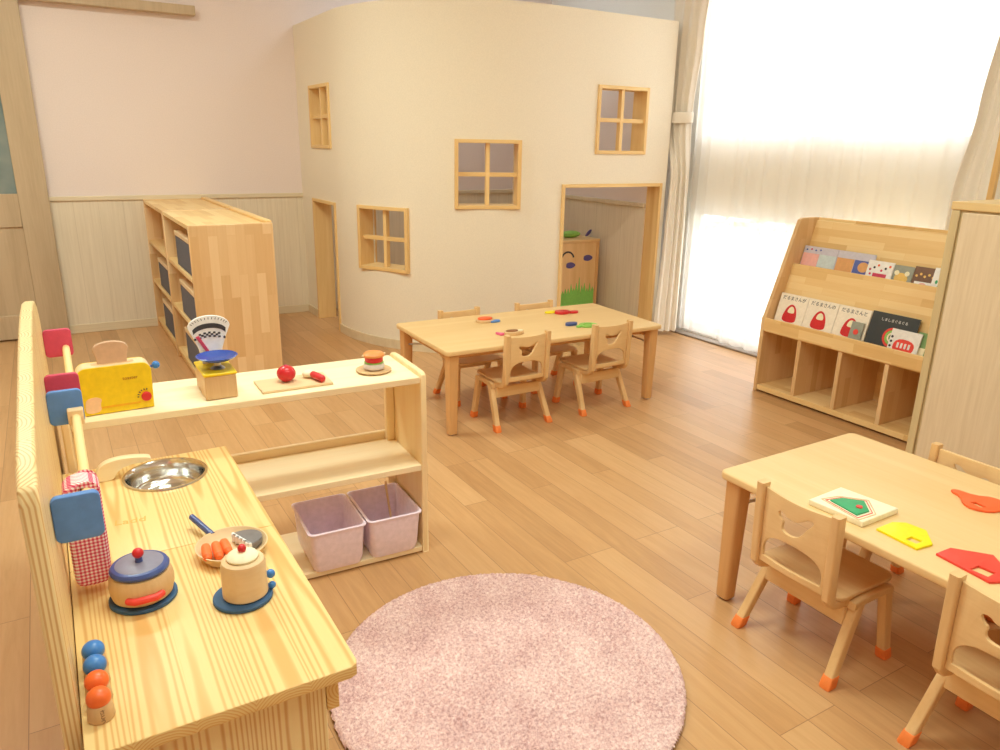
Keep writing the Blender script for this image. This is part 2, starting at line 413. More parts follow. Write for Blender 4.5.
def wallgrid(path, zs, holes, thick, name, mat, parent=None):
    """path: list of (s, x, y, nx, ny) along the outer face; holes: (s0,s1,z0,z1)"""
    b = bmesh.new(); n = len(path); k = len(zs)
    O = [[b.verts.new((p[1], p[2], z)) for z in zs] for p in path]
    I = [[b.verts.new((p[1]-p[3]*thick, p[2]-p[4]*thick, z)) for z in zs] for p in path]
    def cell(i, j):
        if i < 0 or j < 0 or i >= n-1 or j >= k-1: return False
        s = (path[i][0]+path[i+1][0])/2; z = (zs[j]+zs[j+1])/2
        return not any(h[0] < s < h[1] and h[2] < z < h[3] for h in holes)
    for i in range(n-1):
        for j in range(k-1):
            if not cell(i, j): continue
            b.faces.new((O[i][j], O[i+1][j], O[i+1][j+1], O[i][j+1])); b.faces.new((I[i][j], I[i][j+1], I[i+1][j+1], I[i+1][j]))
            if not cell(i-1, j): b.faces.new((O[i][j], O[i][j+1], I[i][j+1], I[i][j]))
            if not cell(i+1, j): b.faces.new((O[i+1][j], I[i+1][j], I[i+1][j+1], O[i+1][j+1]))
            if not cell(i, j-1): b.faces.new((O[i][j], I[i][j], I[i+1][j], O[i+1][j]))
            if not cell(i, j+1): b.faces.new((O[i][j+1], O[i+1][j+1], I[i+1][j+1], I[i][j+1]))
    m = MB(); m.b.free(); m.b = b
    for v in [v for v in b.verts if not v.link_faces]: b.verts.remove(v)
    return struct(m.build(name, mat, parent))

# window wall on the right
WY0, WY1 = 2.02, 3.92
ys = [YF, WY0, WY1, YB]
wr = wallgrid([(y, XR, y, -1, 0) for y in ys], [0, .05, .90, 1.35, 2.55, ZC], [(WY0, WY1, .05, .90), (WY0, WY1, 1.35, 2.55)], .12, 'wall_right', wallpaper('white wallpaper', (253, 251, 246)))
def big_window(name, z0, z1):
    f = MB()
    for a in ((WY0, WY0+.04, z0, z1), (WY1-.04, WY1, z0, z1), (WY0+.04, WY1-.04, z0, z0+.04), (WY0+.04, WY1-.04, z1-.04, z1), ((WY0+WY1)/2-.025, (WY0+WY1)/2+.025, z0+.04, z1-.04)):
        f.box(XR+.03, XR+.07, *a)
    o = struct(f.build(name, M['white'], None, .003))
    for y0, y1 in ((WY0+.04, (WY0+WY1)/2-.025), ((WY0+WY1)/2+.025, WY1-.04)):
        MB().box(XR+.047, XR+.052, y0, y1, z0+.04, z1-.04).build('pane', M['glass'], o)
big_window('window_1', .05, .90); big_window('window_2', 1.35, 2.55)
struct(MB().box(XR-.09, XR-.001, 1.8, 4.05, 0, .012).build('trim_1', plain('grey sill strip', (150, 135, 122), .5), None, .003))
struct(MB().box(3.56, 3.585, 1.76, 1.785, 0, 1.9).build('trim_2', M['framewood_z'], None, .003))
# outside
struct(MB().box(XR+.12, 14, -6, 12, -.3, -.2).build('ground', M['outside']))
h = MB()
for i in range(900):
    y = random.uniform(-2, 9); z = random.uniform(-.2, 1.25); x = 8.4+random.uniform(-.35, .35)
    M4 = T(x, y, z) @ RZ(random.uniform(0, 6)) @ RX(random.uniform(-1, 1))
    h.box(-.12, .12, -.10, .10, -.004, .004, M4)
hd = h.build('hedge', M['hedge']); hd['kind'] = 'stuff'; tag(hd, 'faint green hedge outside, seen pale through the white voile', 'hedge')

# sliding door on the back wall
DX = .02
dr = MB()
yd = YB-.06
for a in ((DX-.17, DX, .01, 2.09), (DX-1.0, DX-.86, .01, 2.09), (DX-.86, DX-.17, .01, .17), (DX-.86, DX-.17, .74, .95), (DX-.86, DX-.17, 1.93, 2.09)):
    dr.box(a[0], a[1], yd, yd+.034, a[2], a[3])
door = struct(dr.build('door_1', M['doorwood'], None, .004))
MB().box(DX-.86, DX-.17, yd+.012, yd+.024, .17, .74).build('lower_panel', M['doorwood'], door)
MB().box(DX-.86, DX-.17, yd+.014, yd+.02, .95, 1.93).build('pane', M['frost'], door)
struct(MB().box(-1.2, 1.03, YB-.075, YB-.002, 2.092, 2.15).build('trim_3', M['doorwood'], None, .003))

# ------------------------------------------------------------------ playhouse (rounded corner wall)
CX, CY, RAD, TH = 2.70, 4.98, 1.0, .12
HZ = 2.095
SARC = YB-CY; SEND = SARC+RAD*PI/2; XH = 3.72
def hpath(svals):
    out = []
    for s in svals:
        if s <= SARC: out.append((s, CX-RAD, YB-s, -1, 0))
        elif s <= SEND:
            a = PI+(s-SARC)/RAD; out.append((s, CX+RAD*math.cos(a), CY+RAD*math.sin(a), math.cos(a), math.sin(a)))
        else: out.append((s, CX+(s-SEND), CY-RAD, 0, -1))
    return out
ST = SEND+XH-CX
deg = math.radians
W_L = (YB-5.485, YB-5.06, 1.258, 1.674)
W_A = (SARC+deg(16.6), SARC+deg(40.0), .508, .917)
W_C = (SARC+deg(56.7), SARC+deg(80.3), .923, 1.333)
W_R = (SEND+3.085-CX, SEND+3.505-CX, 1.258, 1.677)
D_L = (YB-5.53, YB-5.03, 0, .905)
D_R = (SEND+2.835-CX, SEND+3.68-CX, 0, 1.07)
HO = [W_L, W_A, W_C, W_R, D_L, D_R]
sv = sorted(set([0, SARC, SEND, ST]+[SARC+RAD*PI/2*i/60 for i in range(61)]+[v for hh in HO for v in hh[:2]]))
zv = sorted(set([0, HZ]+[v for hh in HO for v in hh[2:]]))
wh = wallgrid(hpath(sv), zv, HO, TH, 'wall_playhouse', M['house'])
# curved baseboards between the openings
def baseb(name, s0, s1):
    ss = [s0]+[v for v in sv if s0 < v < s1]+[s1]
    P = hpath(ss)
    P = [(p[0], p[1]+p[3]*.009, p[2]+p[4]*.009, p[3], p[4]) for p in P]
    wallgrid(P, [0, .06], [], .0088, name, M['trimcream'])
baseb('baseboard_left', .015, D_L[0]); baseb('baseboard_curved', D_L[1], D_R[0])

def lining(name, w, hgt, depth, loc, rotz, t=.022, bottom=True, out=.012, mull=True, wood_t=None):
    """frame boards lining an opening; local x across, y into the wall (front at -out), z from 0"""
    f = MB()
    f.box(0, t, -out, depth, 0, hgt); f.box(w-t, w, -out, depth, 0, hgt)
    o = struct(f.build(name, M['framewood_z'], None, .002, loc, rotz))
    g = MB().box(t, w-t, -out, depth, hgt-t, hgt)
    if bottom: g.box(t, w-t, -out, depth, 0, t)
    g.build('rail', M['framewood_x'], o, .002)
    if mull:
        MB().box(w/2-.0125, w/2+.0125, .004, .04, t, hgt-t).build('upright_bar', M['framewood_z'], o, .002)
        MB().box(t, w-t, .006, .038, hgt/2-.0125, hgt/2+.0125).build('cross_bar', M['framewood_x'], o, .002)
    return o
def flat_open(name, s0, s1, z0, z1, **k):
    p = hpath([s0, s1]); a, b = p
    dx, dy = b[1]-a[1], b[2]-a[2]; w = math.hypot(dx, dy)
    lining(name, w, z1-z0, TH+.006, (a[1], a[2], z0), math.atan2(dy, dx), **k)
def arc_open(name, W):
    p = hpath([W[0], W[1]]); a, b = p; w = math.hypot(b[1]-a[1], b[2]-a[2])
    lining(name, w, W[3]-W[2], TH+.02, (a[1], a[2], W[2]), math.atan2(b[2]-a[2], b[1]-a[1]), out=.027)
flat_open('window_3', *W_L); arc_open('window_4', W_A); arc_open('window_5', W_C); flat_open('window_6', *W_R)
flat_open('door_2', *D_L, bottom=False, mull=False); flat_open('door_3', *D_R, bottom=False, mull=False)
# inner side wall of the playhouse
wi = struct(MB().box(3.657, XH, CY-RAD+TH+.001, YB-.02, 0, HZ).build('wall_playhouse_side', M['wall']))
MB().box(3.651, 3.657, CY-RAD+TH+.002, YB-.02, 0, .90).build('wainscot', M['wains_y'], wi)
MB().box(3.639, 3.657, CY-RAD+TH+.002, YB-.02, .895, .925).build('chair_rail', M['trimcream'], wi, .004)

# low decorated cabinet inside the playhouse
cb = thing('low_cabinet', 'low wooden cabinet with cloud and grass cut-outs inside the playhouse doorway', 'cabinet', (3.40, 4.52, 0))
MB().box(-.19, .19, 0, .30, 0, .612).build('body', M['chair_z'], cb, .004)
MB().box(-.195, .195, -.008, .305, .612, .632).build('top', M['chair_x'], cb, .003)
MB().box(.165, .19, -.006, 0, .02, .61).build('edge_strip', M['tleg'], cb, .002)
gp = [(-.17, .10), (.16, .10)]
bl = []
n = 13
for i in range(n, -1, -1):
    x = -.17+.33*i/n
    bl.append((x, .235+random.uniform(-.02, .012)))
    if i > 0: bl.append((x-.33/n*.55, .265+random.uniform(-.02, .05) + (.05 if i == 8 else 0)))
m = shape(gp+bl, (), .003); xf(m, RX(PI/2)); xf(m, T(0, 0, 0)); m.build('grass_cutout', M['grass'], cb)
for cx, cz in ((-.072, .445), (.088, .492)):
    m = shape([(cx+.042*math.cos(a)*(1+.1*math.cos(3*a)), cz+.023*math.sin(a)) for a in [2*PI*i/24 for i in range(24)]], (), .003)
    xf(m, RX(PI/2)); m.build('cloud_cutout', M['violet'], cb)
a1 = arc(-.10, .49, .062, .25, PI-.25, 14); a2 = arc(-.10, .49, .05, PI-.25, .25, 14)
m = shape(a1+a2, (), .003); xf(m, RX(PI/2)); m.build('arch_cutout', M['black'], cb)
tag(MB().box(-.025, .025, -.02, .02, 0, .055).build('toy_block', M['blue'], None, .008, (3.275, 4.62, .633)), 'small blue block standing on the low cabinet in the playhouse', 'toy block')
o = MB().ball((0, 0, .026), .028, 16, .95, 3.2, 1.6).build('soft_toy', M['lime'], None, 0, (3.42, 4.66, .633)); tag(o, 'green rounded soft toy lying on the low cabinet in the playhouse', 'soft toy')
m = shape(smoothpoly([(0, 0), (.05, .02), (.07, .06), (.035, .05)]), (), .012, .003); xf(m, RX(PI/2))
tag(m.build('leaf_toy', M['violet'], None, 0, (3.535, 4.64, .633)), 'dark leaf-shaped toy at the right end of the low cabinet in the playhouse', 'toy')

# ------------------------------------------------------------------ curtains
def sheer(name, y0, y1, z0, z1, x, folds, amp, label):
    b = MB(); n = folds*10; rows = 14
    ph = [random.uniform(0, 6) for _ in range(4)]
    rings = []
    for j in range(rows+1):
        z = z0+(z1-z0)*j/rows; row = []
        for i in range(n+1):
            u = i/n; y = y0+(y1-y0)*u
            a = amp*(.55+.45*math.sin(3*u+ph[0]))
            dx = a*math.sin(2*PI*folds*u+.5*math.sin(4*u+ph[1]))+.35*a*math.sin(2*PI*folds*1.7*u+ph[2]+z*.3)
            row.append((x+dx, y+.006*math.sin(2*PI*folds*u+z), z))
        rings.append(row)
    b.loft(rings, close=False)
    o = b.build(name, M['voile'], None, smooth=180)
    tag(o, label, 'curtain'); return o
sheer('sheer_curtain', 3.50, 3.90, .045, 2.6, 3.882, 5, .012, 'narrow white voile curtain beside the tied beige drape, hem slightly higher')
sheer('sheer_curtain', 1.84, 3.52, .022, 2.6, 3.892, 15, .014, 'wide white voile curtain over the bright window behind the picture book rack')

def drape(name, prof, label, folds, amp, band=None):
    """prof: list of (z, ax, ay, bx, by): a pleated cloth hung between two edges A and B"""
    X0, Y0 = (prof[-1][1]+prof[-1][3])/2, (prof[-1][2]+prof[-1][4])/2
    t = thing(name, label, 'curtain', (X0, Y0, 0))
    n = folds*14; rings = []; ph = [random.uniform(0, 6) for _ in range(4)]
    zt, zb = prof[0][0], prof[-1][0]
    P = sorted(prof)
    for k in range(51):
        z = zt+(zb-zt)*k/50
        for a, b_ in zip(P, P[1:]):
            if a[0]-1e-9 <= z <= b_[0]+1e-9: f = (z-a[0])/(b_[0]-a[0]); break
        f = f*f*(3-2*f)
        ax, ay, bx, by = [a[i]+(b_[i]-a[i])*f for i in range(1, 5)]
        w = math.hypot(bx-ax, by-ay); nx, ny = (by-ay)/w, -(bx-ax)/w
        if nx > 0: nx, ny = -nx, -ny
        row = []
        for i in range(n+1):
            u = i/n
            am = amp*(.7+.3*math.sin(5*u+ph[0]))
            d = am*math.sin(2*PI*folds*u+ph[1]+.5*math.sin(3*u+ph[2])) + .3*am*math.sin(2*PI*folds*1.6*u+ph[3]+.5*z)
            row.append((ax+(bx-ax)*u+nx*d-X0, ay+(by-ay)*u+ny*d-Y0))
        rings.append([(x, y, z) for x, y in row]+[(x-nx*.006, y-ny*.006, z) for x, y in row[::-1]])
    MB().loft(rings).build('cloth', M['drape'], t, smooth=80)
    if band:
        z, cx, cy, rx, ry, ang = band
        ca, sa = math.cos(ang), math.sin(ang)
        rr = []
        for dz, k in ((-.035, 1.0), (-.03, 1.05), (.03, 1.05), (.035, 1.0)):
            rr.append([(cx-X0+k*(rx*math.cos(q)*ca-ry*math.sin(q)*sa), cy-Y0+k*(rx*math.cos(q)*sa+ry*math.sin(q)*ca), z+dz) for q in [2*PI*i/32 for i in range(32)]])
        MB().loft(rr, caps=False).build('tie_band', M['drape'], t)
    return t
drape('drape', [(2.62, 3.785, 4.13, 3.795, 3.755), (2.0, 3.785, 4.11, 3.795, 3.83), (1.55, 3.77, 4.075, 3.80, 3.875), (1.45, 3.77, 4.075, 3.80, 3.875), (1.1, 3.728, 3.950, 3.80, 3.85), (.75, 3.695, 3.925, 3.81, 3.85), (.03, 3.665, 3.925, 3.825, 3.86)],
      'beige drape tied back at the window end beside the playhouse', 4, .017, (1.50, 3.785, 3.975, .040, .110, .15))
drape('drape', [(2.62, 3.79, 2.10, 3.79, 1.70), (2.0, 3.79, 1.97, 3.79, 1.79), (1.5, 3.79, 2.015, 3.79, 1.79), (1.1, 3.79, 2.07, 3.79, 1.77), (.03, 3.79, 2.08, 3.79, 1.76)],
      'beige drape hanging at the window end behind the tall pale cabinet', 5, .024)

# ------------------------------------------------------------------ cubby shelves (two units end to end)
def cubby(y0, label, dark):
    L, D, H = .922, .415, .897
    t = thing('cubby_shelf', label, 'shelf', (.5795, y0, 0), 0, 'cubby shelves by the back wall')
    p = .022
    for yy in (0, L-p): MB().box(0, D, yy, yy+p, 0, H).build('side_panel', M['block_z'], t, .004)
    MB().box(.004, D, p, L-p, H-p-.004, H-.004).build('top_board', M['block_y'], t, .002)
    MB().box(D-.03, D-.012, p, L-p, .06, H-p-.004).build('back_panel', M['block_y'], t)
    MB().box(D-.035, D, p, L-p, H-.004, H+.012).build('back_rail', M['block_y'], t, .004)
    for z in (.045, .325, .60): MB().box(.006, D-.03, p, L-p, z, z+p).build('shelf_board', M['block_y'], t, .002)
    MB().box(.02, .04, p, L-p, 0, .045).build('plinth', M['block_y'], t)
    return t, L, D
for k, (y0, lab) in enumerate(((3.955, 'rubberwood cubby shelf, the nearer of two set end to end'), (4.878, 'rubberwood cubby shelf, the farther of two, against the back wall'))):
    t, L, D = cubby(y0, lab, k)
    for r, nm in ((2, 'top'), (1, 'middle'), (0, 'bottom')) if k == 0 else ((1, 'middle'), (0, 'bottom')):
        z = (.068, .348, .623)[r]
        b = thing('storage_box', 'dark grey storage box in the %s cell of the %s cubby shelf' % (nm, ('nearer', 'farther')[k]), 'box', (.596, y0+.32, z), 0, 'grey boxes in the cubby shelves')
        MB().box(0, .30, -.27, .27, 0, .165).build('box_body', M['grey_lining'], b, .006)
        MB().box(-.003, .303, -.273, .273, .166, .192).build('rim', M['toywood_x'], b, .004)

# ------------------------------------------------------------------ tables
def table(name, label, x, y, r):
    L, W, H = 1.2537, .6233, .4157
    t = thing(name, label, 'table', (x, y, 0), r, 'low classroom tables')
    m = shape(rrect(0, L, 0, W, .022), (), .023, .005); xf(m, T(0, 0, H-.023)); m.build('tabletop', M['table'], t)
    ap = MB()
    ap.box(.07, L-.07, .095, .113, H-.064, H-.0235); ap.box(.07, L-.07, W-.113, W-.095, H-.064, H-.0235)
    ap.box(.052, .070, .070, W-.070, H-.064, H-.0235); ap.box(L-.070, L-.052, .070, W-.070, H-.064, H-.0235)
    ap.build('apron', M['tleg'], t, .002)
    for sx in (0, 1):
        for sy in (0, 1):
            cx = (.042, L-.042)[sx]; cy = (.042, W-.042)[sy]
            rr = []
            for z, hw in ((.008, .0215), (H-.024, .0275)):
                rr.append([(cx+u, cy+v, z) for u, v in rrect(-hw, hw, -hw, hw, .009, 3)])
            lg = MB().loft(rr).build('leg', M['tleg'], t)
            MB().lathe([(.012, 0), (.016, .002), (.016, .008)], (cx, cy, 0), 16).build('glide', M['metal'], lg)
            dx = 1 if sx == 0 else -1; dy = 1 if sy == 0 else -1
            MB().tube([(cx+dx*.005, cy+dy*.026, H-.10), (cx+dx*.04, cy+dy*.10, H-.085), (cx+dx*.05, cy+dy*.15, H-.06)], .005, 8).build('brace', M['metal'], t)
    return t
c1 = (1.4441, 2.8509, -.0256); c2 = (1.5702, 1.3622, -1.5623)
table('low_table', 'low maple table in front of the curved playhouse wall', *c1)
table('low_table', 'low maple table in front of the tall pale cabinet', *c2)

# ------------------------------------------------------------------ chairs
def make_chair():
    t = thing('child_chair', '', 'chair', (0, 0, 0), 0, 'child chairs with bird cut-out backs')
    hw = .147
    for s in (-1, 1):
        for nm, foot, top in (('back', (s*hw, 0, 0), (s*.130, .098, .205)), ('front', (s*hw*.985, .240, 0), (s*.130, .215, .205))):
            f = Vector(foot); q = Vector(top); d = (q-f)
            def ring(p, a, b_): return [(p.x+u, p.y+v, p.z) for u, v in rrect(-a, a, -b_, b_, .005, 3)]
            fc = f+d*.14
            lg = MB().loft([ring(fc, .0125, .015), ring(q, .0125, .017)]).build('leg', M['chair_z'], t)
            MB().loft([ring(f+d*.0, .0135, .0145), ring(f+d*.02, .0155, .017), ring(f+d*.145, .0145, .0165), ring(f+d*.15, .0135, .0155)]).build('foot_cap', M['orangefoot'], lg)
        MB().loft([[(s*.130+u, y, z+v) for u, v in rrect(-.0125, .0125, -.011, .011, .004, 3)] for y, z in ((.07, .207), (.10, .212), (.20, .214), (.232, .208))]).build('side_rail', M['chair_x'], t)
        # bent post: foot tucks forward under the seat, upright leans back a little
        prof = [(.09, .212), (.036, .214), (.010, .222), (-.002, .240), (-.006, .30), (-.010, .38), (-.014, .471)]
        rr = []
        for i, (y, z) in enumerate(prof):
            a = prof[max(i-1, 0)]; b_ = prof[min(i+1, len(prof)-1)]
            d = Vector((0, b_[0]-a[0], b_[1]-a[1])).normalized(); nn = Vector((0, -d.z, d.y))
            h = .011 if i < 3 else .0155
            rr.append([(s*.112+u, y+nn.y*v, z+nn.z*v) for u, v in rrect(-.0115, .0115, -h, h, .005, 3)])
        MB().loft(rr).build('post', M['chair_z'], t)
    # seat: thin ply sheet, dished
    m = shape(rrect(-.128, .128, .012, .262, .03, 6), (), .011, .003)
    for x in (-.09, -.045, 0, .045, .09): bmesh.ops.bisect_plane(m.b, geom=m.b.verts[:]+m.b.edges[:]+m.b.faces[:], plane_co=(x, 0, 0), plane_no=(1, 0, 0))
    for y in (.05, .1, .15, .2): bmesh.ops.bisect_plane(m.b, geom=m.b.verts[:]+m.b.edges[:]+m.b.faces[:], plane_co=(0, y, 0), plane_no=(0, 1, 0))
    for v in m.b.verts:
        v.co.z += .2255 - .006*math.cos(v.co.x/.128*PI/2)*math.sin(max(0, min(1, (v.co.y+.005)/.26))*PI) + .012*max(0, (.06-v.co.y)/.06)**2
    m.build('seat', M['chair_x'], t)
    MB().box(-.122, .122, .058, .074, .148, .200).build('stretcher', M['chair_x'], t, .003)
    # back panel in (x,z) with a bird hole and a wide hand hole
    k = .000336
    bird = [(390,345),(430,335),(470,365),(530,370),(580,340),(610,310),(655,305),(652,335),(610,390),(585,440),(545,482),(490,492),(440,480),(428,450),(438,410),(400,385)]
    bird = smoothpoly([((x-520)*k*1.18, .4475-(y-252)*k*1.08) for x, y in bird], 1)
    hole = [(-.088, .264), (.088, .264)]+[(.082*math.cos(a)**1 if 0 else (.090)*math.copysign(abs(math.cos(a))**.75, math.cos(a)),   .280+.057*abs(math.sin(a))**.8) for a in [PI*i/22 for i in range(23)]]
    top = [(x, .460-.004*math.cos(x/.1*PI/2)) for x in [.1-.2*i/14 for i in range(15)]]
    bot = [(x, .243+.004*math.cos(x/.1*PI/2)) for x in [-.1+.2*i/10 for i in range(11)]]
    m = shape(top+bot, (bird, hole[::1]), .010, .0015)
    for x in [-.09+.02*i for i in range(10)]: bmesh.ops.bisect_plane(m.b, geom=m.b.verts[:]+m.b.edges[:]+m.b.faces[:], plane_co=(x, 0, 0), plane_no=(1, 0, 0))
    xf(m, RX(PI/2))           # (x,y,z)->(x,-z,y)
    for v in m.b.verts:
        zz = v.co.z; v.co.y += -.002-.007*(zz-.24)/.2 + .003 - .009*math.cos(v.co.x/.1*PI/2)
    m.build('backrest', M['chair_x'], t, smooth=30)
    return t
proto = make_chair()
CH = [((1.841, 2.819), .0, 'child chair under the playhouse table, beside its left front leg'),
      ((2.338, 2.811), .02, 'child chair under the playhouse table, nearer the drape and book rack'),
      ((1.840, 3.477), PI, 'child chair behind the playhouse table, near the orange and teal toy fish'),
      ((2.315, 3.462), PI-.01, 'child chair behind the playhouse table, near the playhouse doorway'),
      ((1.539, 1.0575), -PI/2, 'child chair with its whole back in view beside the green puzzle tray'),
      ((1.537, .553), -PI/2, 'child chair cut off by the picture edge, beside the red puzzle piece'),
      ((2.217, .999), PI/2, 'child chair behind the puzzle table, its back against the tall cabinet')]
for i, (p, r, lab) in enumerate(CH):
    o = proto if i == 0 else copy_tree(proto)
    o.location = (p[0], p[1], 0); o.rotation_euler = (0, 0, r); o['label'] = lab
    if i in (2, 3): o.scale = (1, 1, .962)
    if i == 6: o.scale = (1, 1, .975)

# ------------------------------------------------------------------ table toys
TZ = .4157
def pads(x, y, cols, label, name='wooden_toy', rad=.05):
    t = thing(name, label, 'toy', (x, y, TZ+.0003)); return t
def blob(t, name, pts, mat, z=0, th=.012, loc=(0, 0)):
    m = shape(smoothpoly(pts, 2), (), th, .002); xf(m, T(loc[0], loc[1], z)); return m.build(name, mat, t)
def ell(a, b, n=14, r=0): return [(a*math.cos(2*PI*i/n+r), b*math.sin(2*PI*i/n+r)) for i in range(n)]
# far table, left plate of red and blue pieces
t = pads(1.893, 3.300, 0, 'round toy fish with orange red top and teal fin on the playhouse table')
blob(t, 'base', ell(.052, .042), M['toywood'], 0, .012); blob(t, 'fin', ell(.034, .018), M['blue'], .0, .010, (.040, -.03)); blob(t, 'top', ell(.042, .030), M['puzzle_o'], .012, .008, (.004, .006))
t = pads(1.875, 3.000, 0, 'brown toy fish with pink tail on the playhouse table near the left chair')
blob(t, 'body', ell(.056, .034), M['toywood'], 0, .016, (.012, .004)); blob(t, 'tail', [(-.030, .004), (-.076, .048), (-.064, .016), (-.066, -.004)], plain('pink paint', (236, 110, 150), .4), 0, .012); blob(t, 'scales', ell(.034, .020), plain('brown paint', (150, 96, 56), .5), .016, .004, (.004, .006)); blob(t, 'snout', ell(.016, .012), M['cream'], .016, .004, (.045, -.004))
t = pads(2.332, 3.325, 0, 'flat yellow toy piece on the playhouse table'); blob(t, 'plate', ell(.042, .022), M['puzzle_y'], 0, .008)
t = pads(2.378, 3.285, 0, 'crimson red toy crab piece on the playhouse table beside the yellow piece')
blob(t, 'body', ell(.046, .036), M['red'], 0, .014); blob(t, 'claw', ell(.03, .018), M['red'], 0, .012, (.062, -.022))
t = pads(2.255, 3.030, 0, 'flat blue oval toy on the playhouse table'); blob(t, 'plate', ell(.036, .022), M['navy'], 0, .014)
t = thing('wooden_toy', 'lime green toy turtle ring on the playhouse table beside the blue oval', 'toy', (2.322, 2.975, TZ+.0003))
m = shape(ell(.05, .042, 22), (ell(.030, .024, 18),), .010, .002); m.build('ring', M['lime'], t); blob(t, 'centre', ell(.018, .014), M['lime'], 0, .010); blob(t, 'spoke', [(-.04, -.004), (.04, -.004), (.04, .004), (-.04, .004)], M['lime'], .0, .008); blob(t, 'head', ell(.018, .010), M['grass'], 0, .010, (-.058, -.002))
# near table: puzzle tray and loose pieces
t = thing('puzzle_tray', 'pale wooden puzzle tray with inset green house piece on the near table', 'puzzle', (0, 0, TZ+.0003))
q = [(1.611, 1.090), (1.622, .943), (1.772, .944), (1.752, 1.097)]
m = shape(q, (), .0165, .003); m.build('board', M['boardwhite'], t)
def inset(pts, k, c=None):
    c = c or (sum(p[0] for p in pts)/len(pts), sum(p[1] for p in pts)/len(pts))
    return [(c[0]+(p[0]-c[0])*k, c[1]+(p[1]-c[1])*k) for p in pts]
hs = [(1.650, 1.056), (1.688, 1.048), (1.724, 1.009), (1.684, .968), (1.637, .970)]
def ring(pts, k0, k1): return shape(inset(pts, k0), (inset(pts, k1),), .0012)
for k0, k1, mt, nm in ((1.42, 1.36, M['toywood'], 'outline'), (1.22, 1.17, M['puzzle_r'], 'outline')):
    m = ring(hs, k0, k1); xf(m, T(0, 0, .0166)); m.build(nm, mt, t)
m = shape(hs, (), .004, .001); xf(m, T(0, 0, .0166)); m.build('house_piece', M['green'], t)
m = shape([(1.678+.008*math.cos(a), .992+.008*math.sin(a)) for a in [2*PI*i/12 for i in range(12)]], (), .003); xf(m, T(0, 0, .0207)); m.build('knob', M['puzzle_r'], t)
def piece(label, mat, outer, hole):
    cx = sum(p[0] for p in outer)/len(outer); cy = sum(p[1] for p in outer)/len(outer)
    f = lambda P: [(x-cx, y-cy) for x, y in P]
    m = shape(f(outer), (f(hole),), .006, .001)
    return tag(m.build('puzzle_piece', mat, None, 0, (cx, cy, TZ+.0003)), label, 'puzzle piece', 'loose puzzle pieces on the near table')
piece('yellow house-shaped puzzle piece with square hole lying on the near table', M['puzzle_y'], [(1.642, .918), (1.636, .812), (1.690, .806), (1.742, .852), (1.736, .900), (1.708, .919)], [(1.655, .852), (1.657, .826), (1.683, .826), (1.681, .852)])
piece('red house-shaped puzzle piece with square hole lying on the near table', M['puzzle_r'], [(1.655, .778), (1.640, .652), (1.672, .636), (1.728, .664), (1.766, .708), (1.710, .776)], [(1.655, .703), (1.657, .665), (1.690, .665), (1.688, .700)])
piece('orange curvy puzzle piece with slot lying on the near table', M['puzzle_o'], smoothpoly([(2.024, .952), (2.046, .948), (2.050, .900), (2.086, .868), (2.074, .822), (2.038, .812), (1.986, .826), (1.964, .862), (1.976, .892), (2.012, .916)], 1), [(1.996, .882), (1.990, .852), (2.006, .846), (2.012, .876)])

# ------------------------------------------------------------------ picture book rack
BX, BY1, BY0 = 3.30, 2.69, 1.705
t = thing('picture_book_rack', 'rubberwood picture book rack with two sloping tiers over four cubbies', 'bookshelf', (BX, 0, 0))
prof = [(0, 0), (.36, 0), (.36, .94), (.345, .955), (.21, .955), (.19, .945), (.012, .44), (0, .42)]
p = .022
for y0 in (BY1-p, BY0): MB().prism(prof, 'y', y0, y0+p).build('side_panel', M['block_z'], t, .003)
a, b = BY0+p, BY1-p
MB().box(.004, .34, a, b, .012, .042).build('base_board', M['block_y'], t, .002)
MB().box(.01, .34, a, b, .345, .365).build('middle_board', M['block_y'], t, .002)
MB().box(.34, .352, a, b, .042, .955).build('back_panel', M['block_y'], t)
MB().box(-.002, .014, a, b, .352, .425).build('lower_lip', M['block_y'], t, .003)
MB().prism([(.085, .366), (.097, .366), (.187, .695), (.187, .712), (.172, .712)], 'y', a, b).build('upper_lip', M['block_y'], t, .002)
MB().prism([(.17, .64), (.34, .64), (.34, .655), (.17, .655)], 'y', a, b).build('upper_ledge', M['block_y'], t)
MB().prism([(.25, .656), (.262, .656), (.336, .94), (.324, .94)], 'y', a, b).build('backing_board', M['block_y'], t, .002)
for y in (2.436, 2.193, 1.944): MB().box(.006, .339, y-p/2, y+p/2, .0425, .345).build('divider', M['block_z'], t, .002)

def book(label, y, w, h, tier, cover, deco, off=0, group=None, dz=0):
    """book leaning on a tier; local x = across (towards -y), local z = up the cover, -y = front"""
    lean = {0: math.atan2(.090, .329), 1: math.atan2(.074, .284)}[tier]
    bx, bz = {0: (BX+.052, .3665), 1: (BX+.212, .6565)}[tier]
    o = thing('picture_book', label, 'book', (bx-off, y, bz+dz), 0, group or ('picture books on the %s tier of the rack' % ('lower', 'upper')[tier]))
    o.rotation_euler = Matrix.Rotation(-PI/2, 3, 'Z').to_euler()
    L = RX(-lean)
    MB().box(-w/2+.002, w/2-.002, .0008, .0062, .002, h-.002, L).build('pages', M['white'], o)
    m = MB().box(-w/2, w/2, 0, .0008, 0, h, L); m.box(-w/2, w/2, .0062, .007, 0, h, L); m.build('cover', cover, o)
    for nm, mesh, mt, z in deco:
        xf(mesh, RX(PI/2)); xf(mesh, T(0, -z, 0)); xf(mesh, L); mesh.build(nm, mt, o)
    return o
creamcov = plain('cream book cover', (250, 238, 220), .4); pinkc = plain('pink picture', (246, 186, 178), .5); pale = plain('pale blue picture', (206, 220, 224), .5)
orangec = plain('tan orange picture', (226, 168, 110), .5); bluec = plain('ultramarine picture', (96, 110, 180), .5); lav = plain('lavender cover', (206, 202, 216), .5)
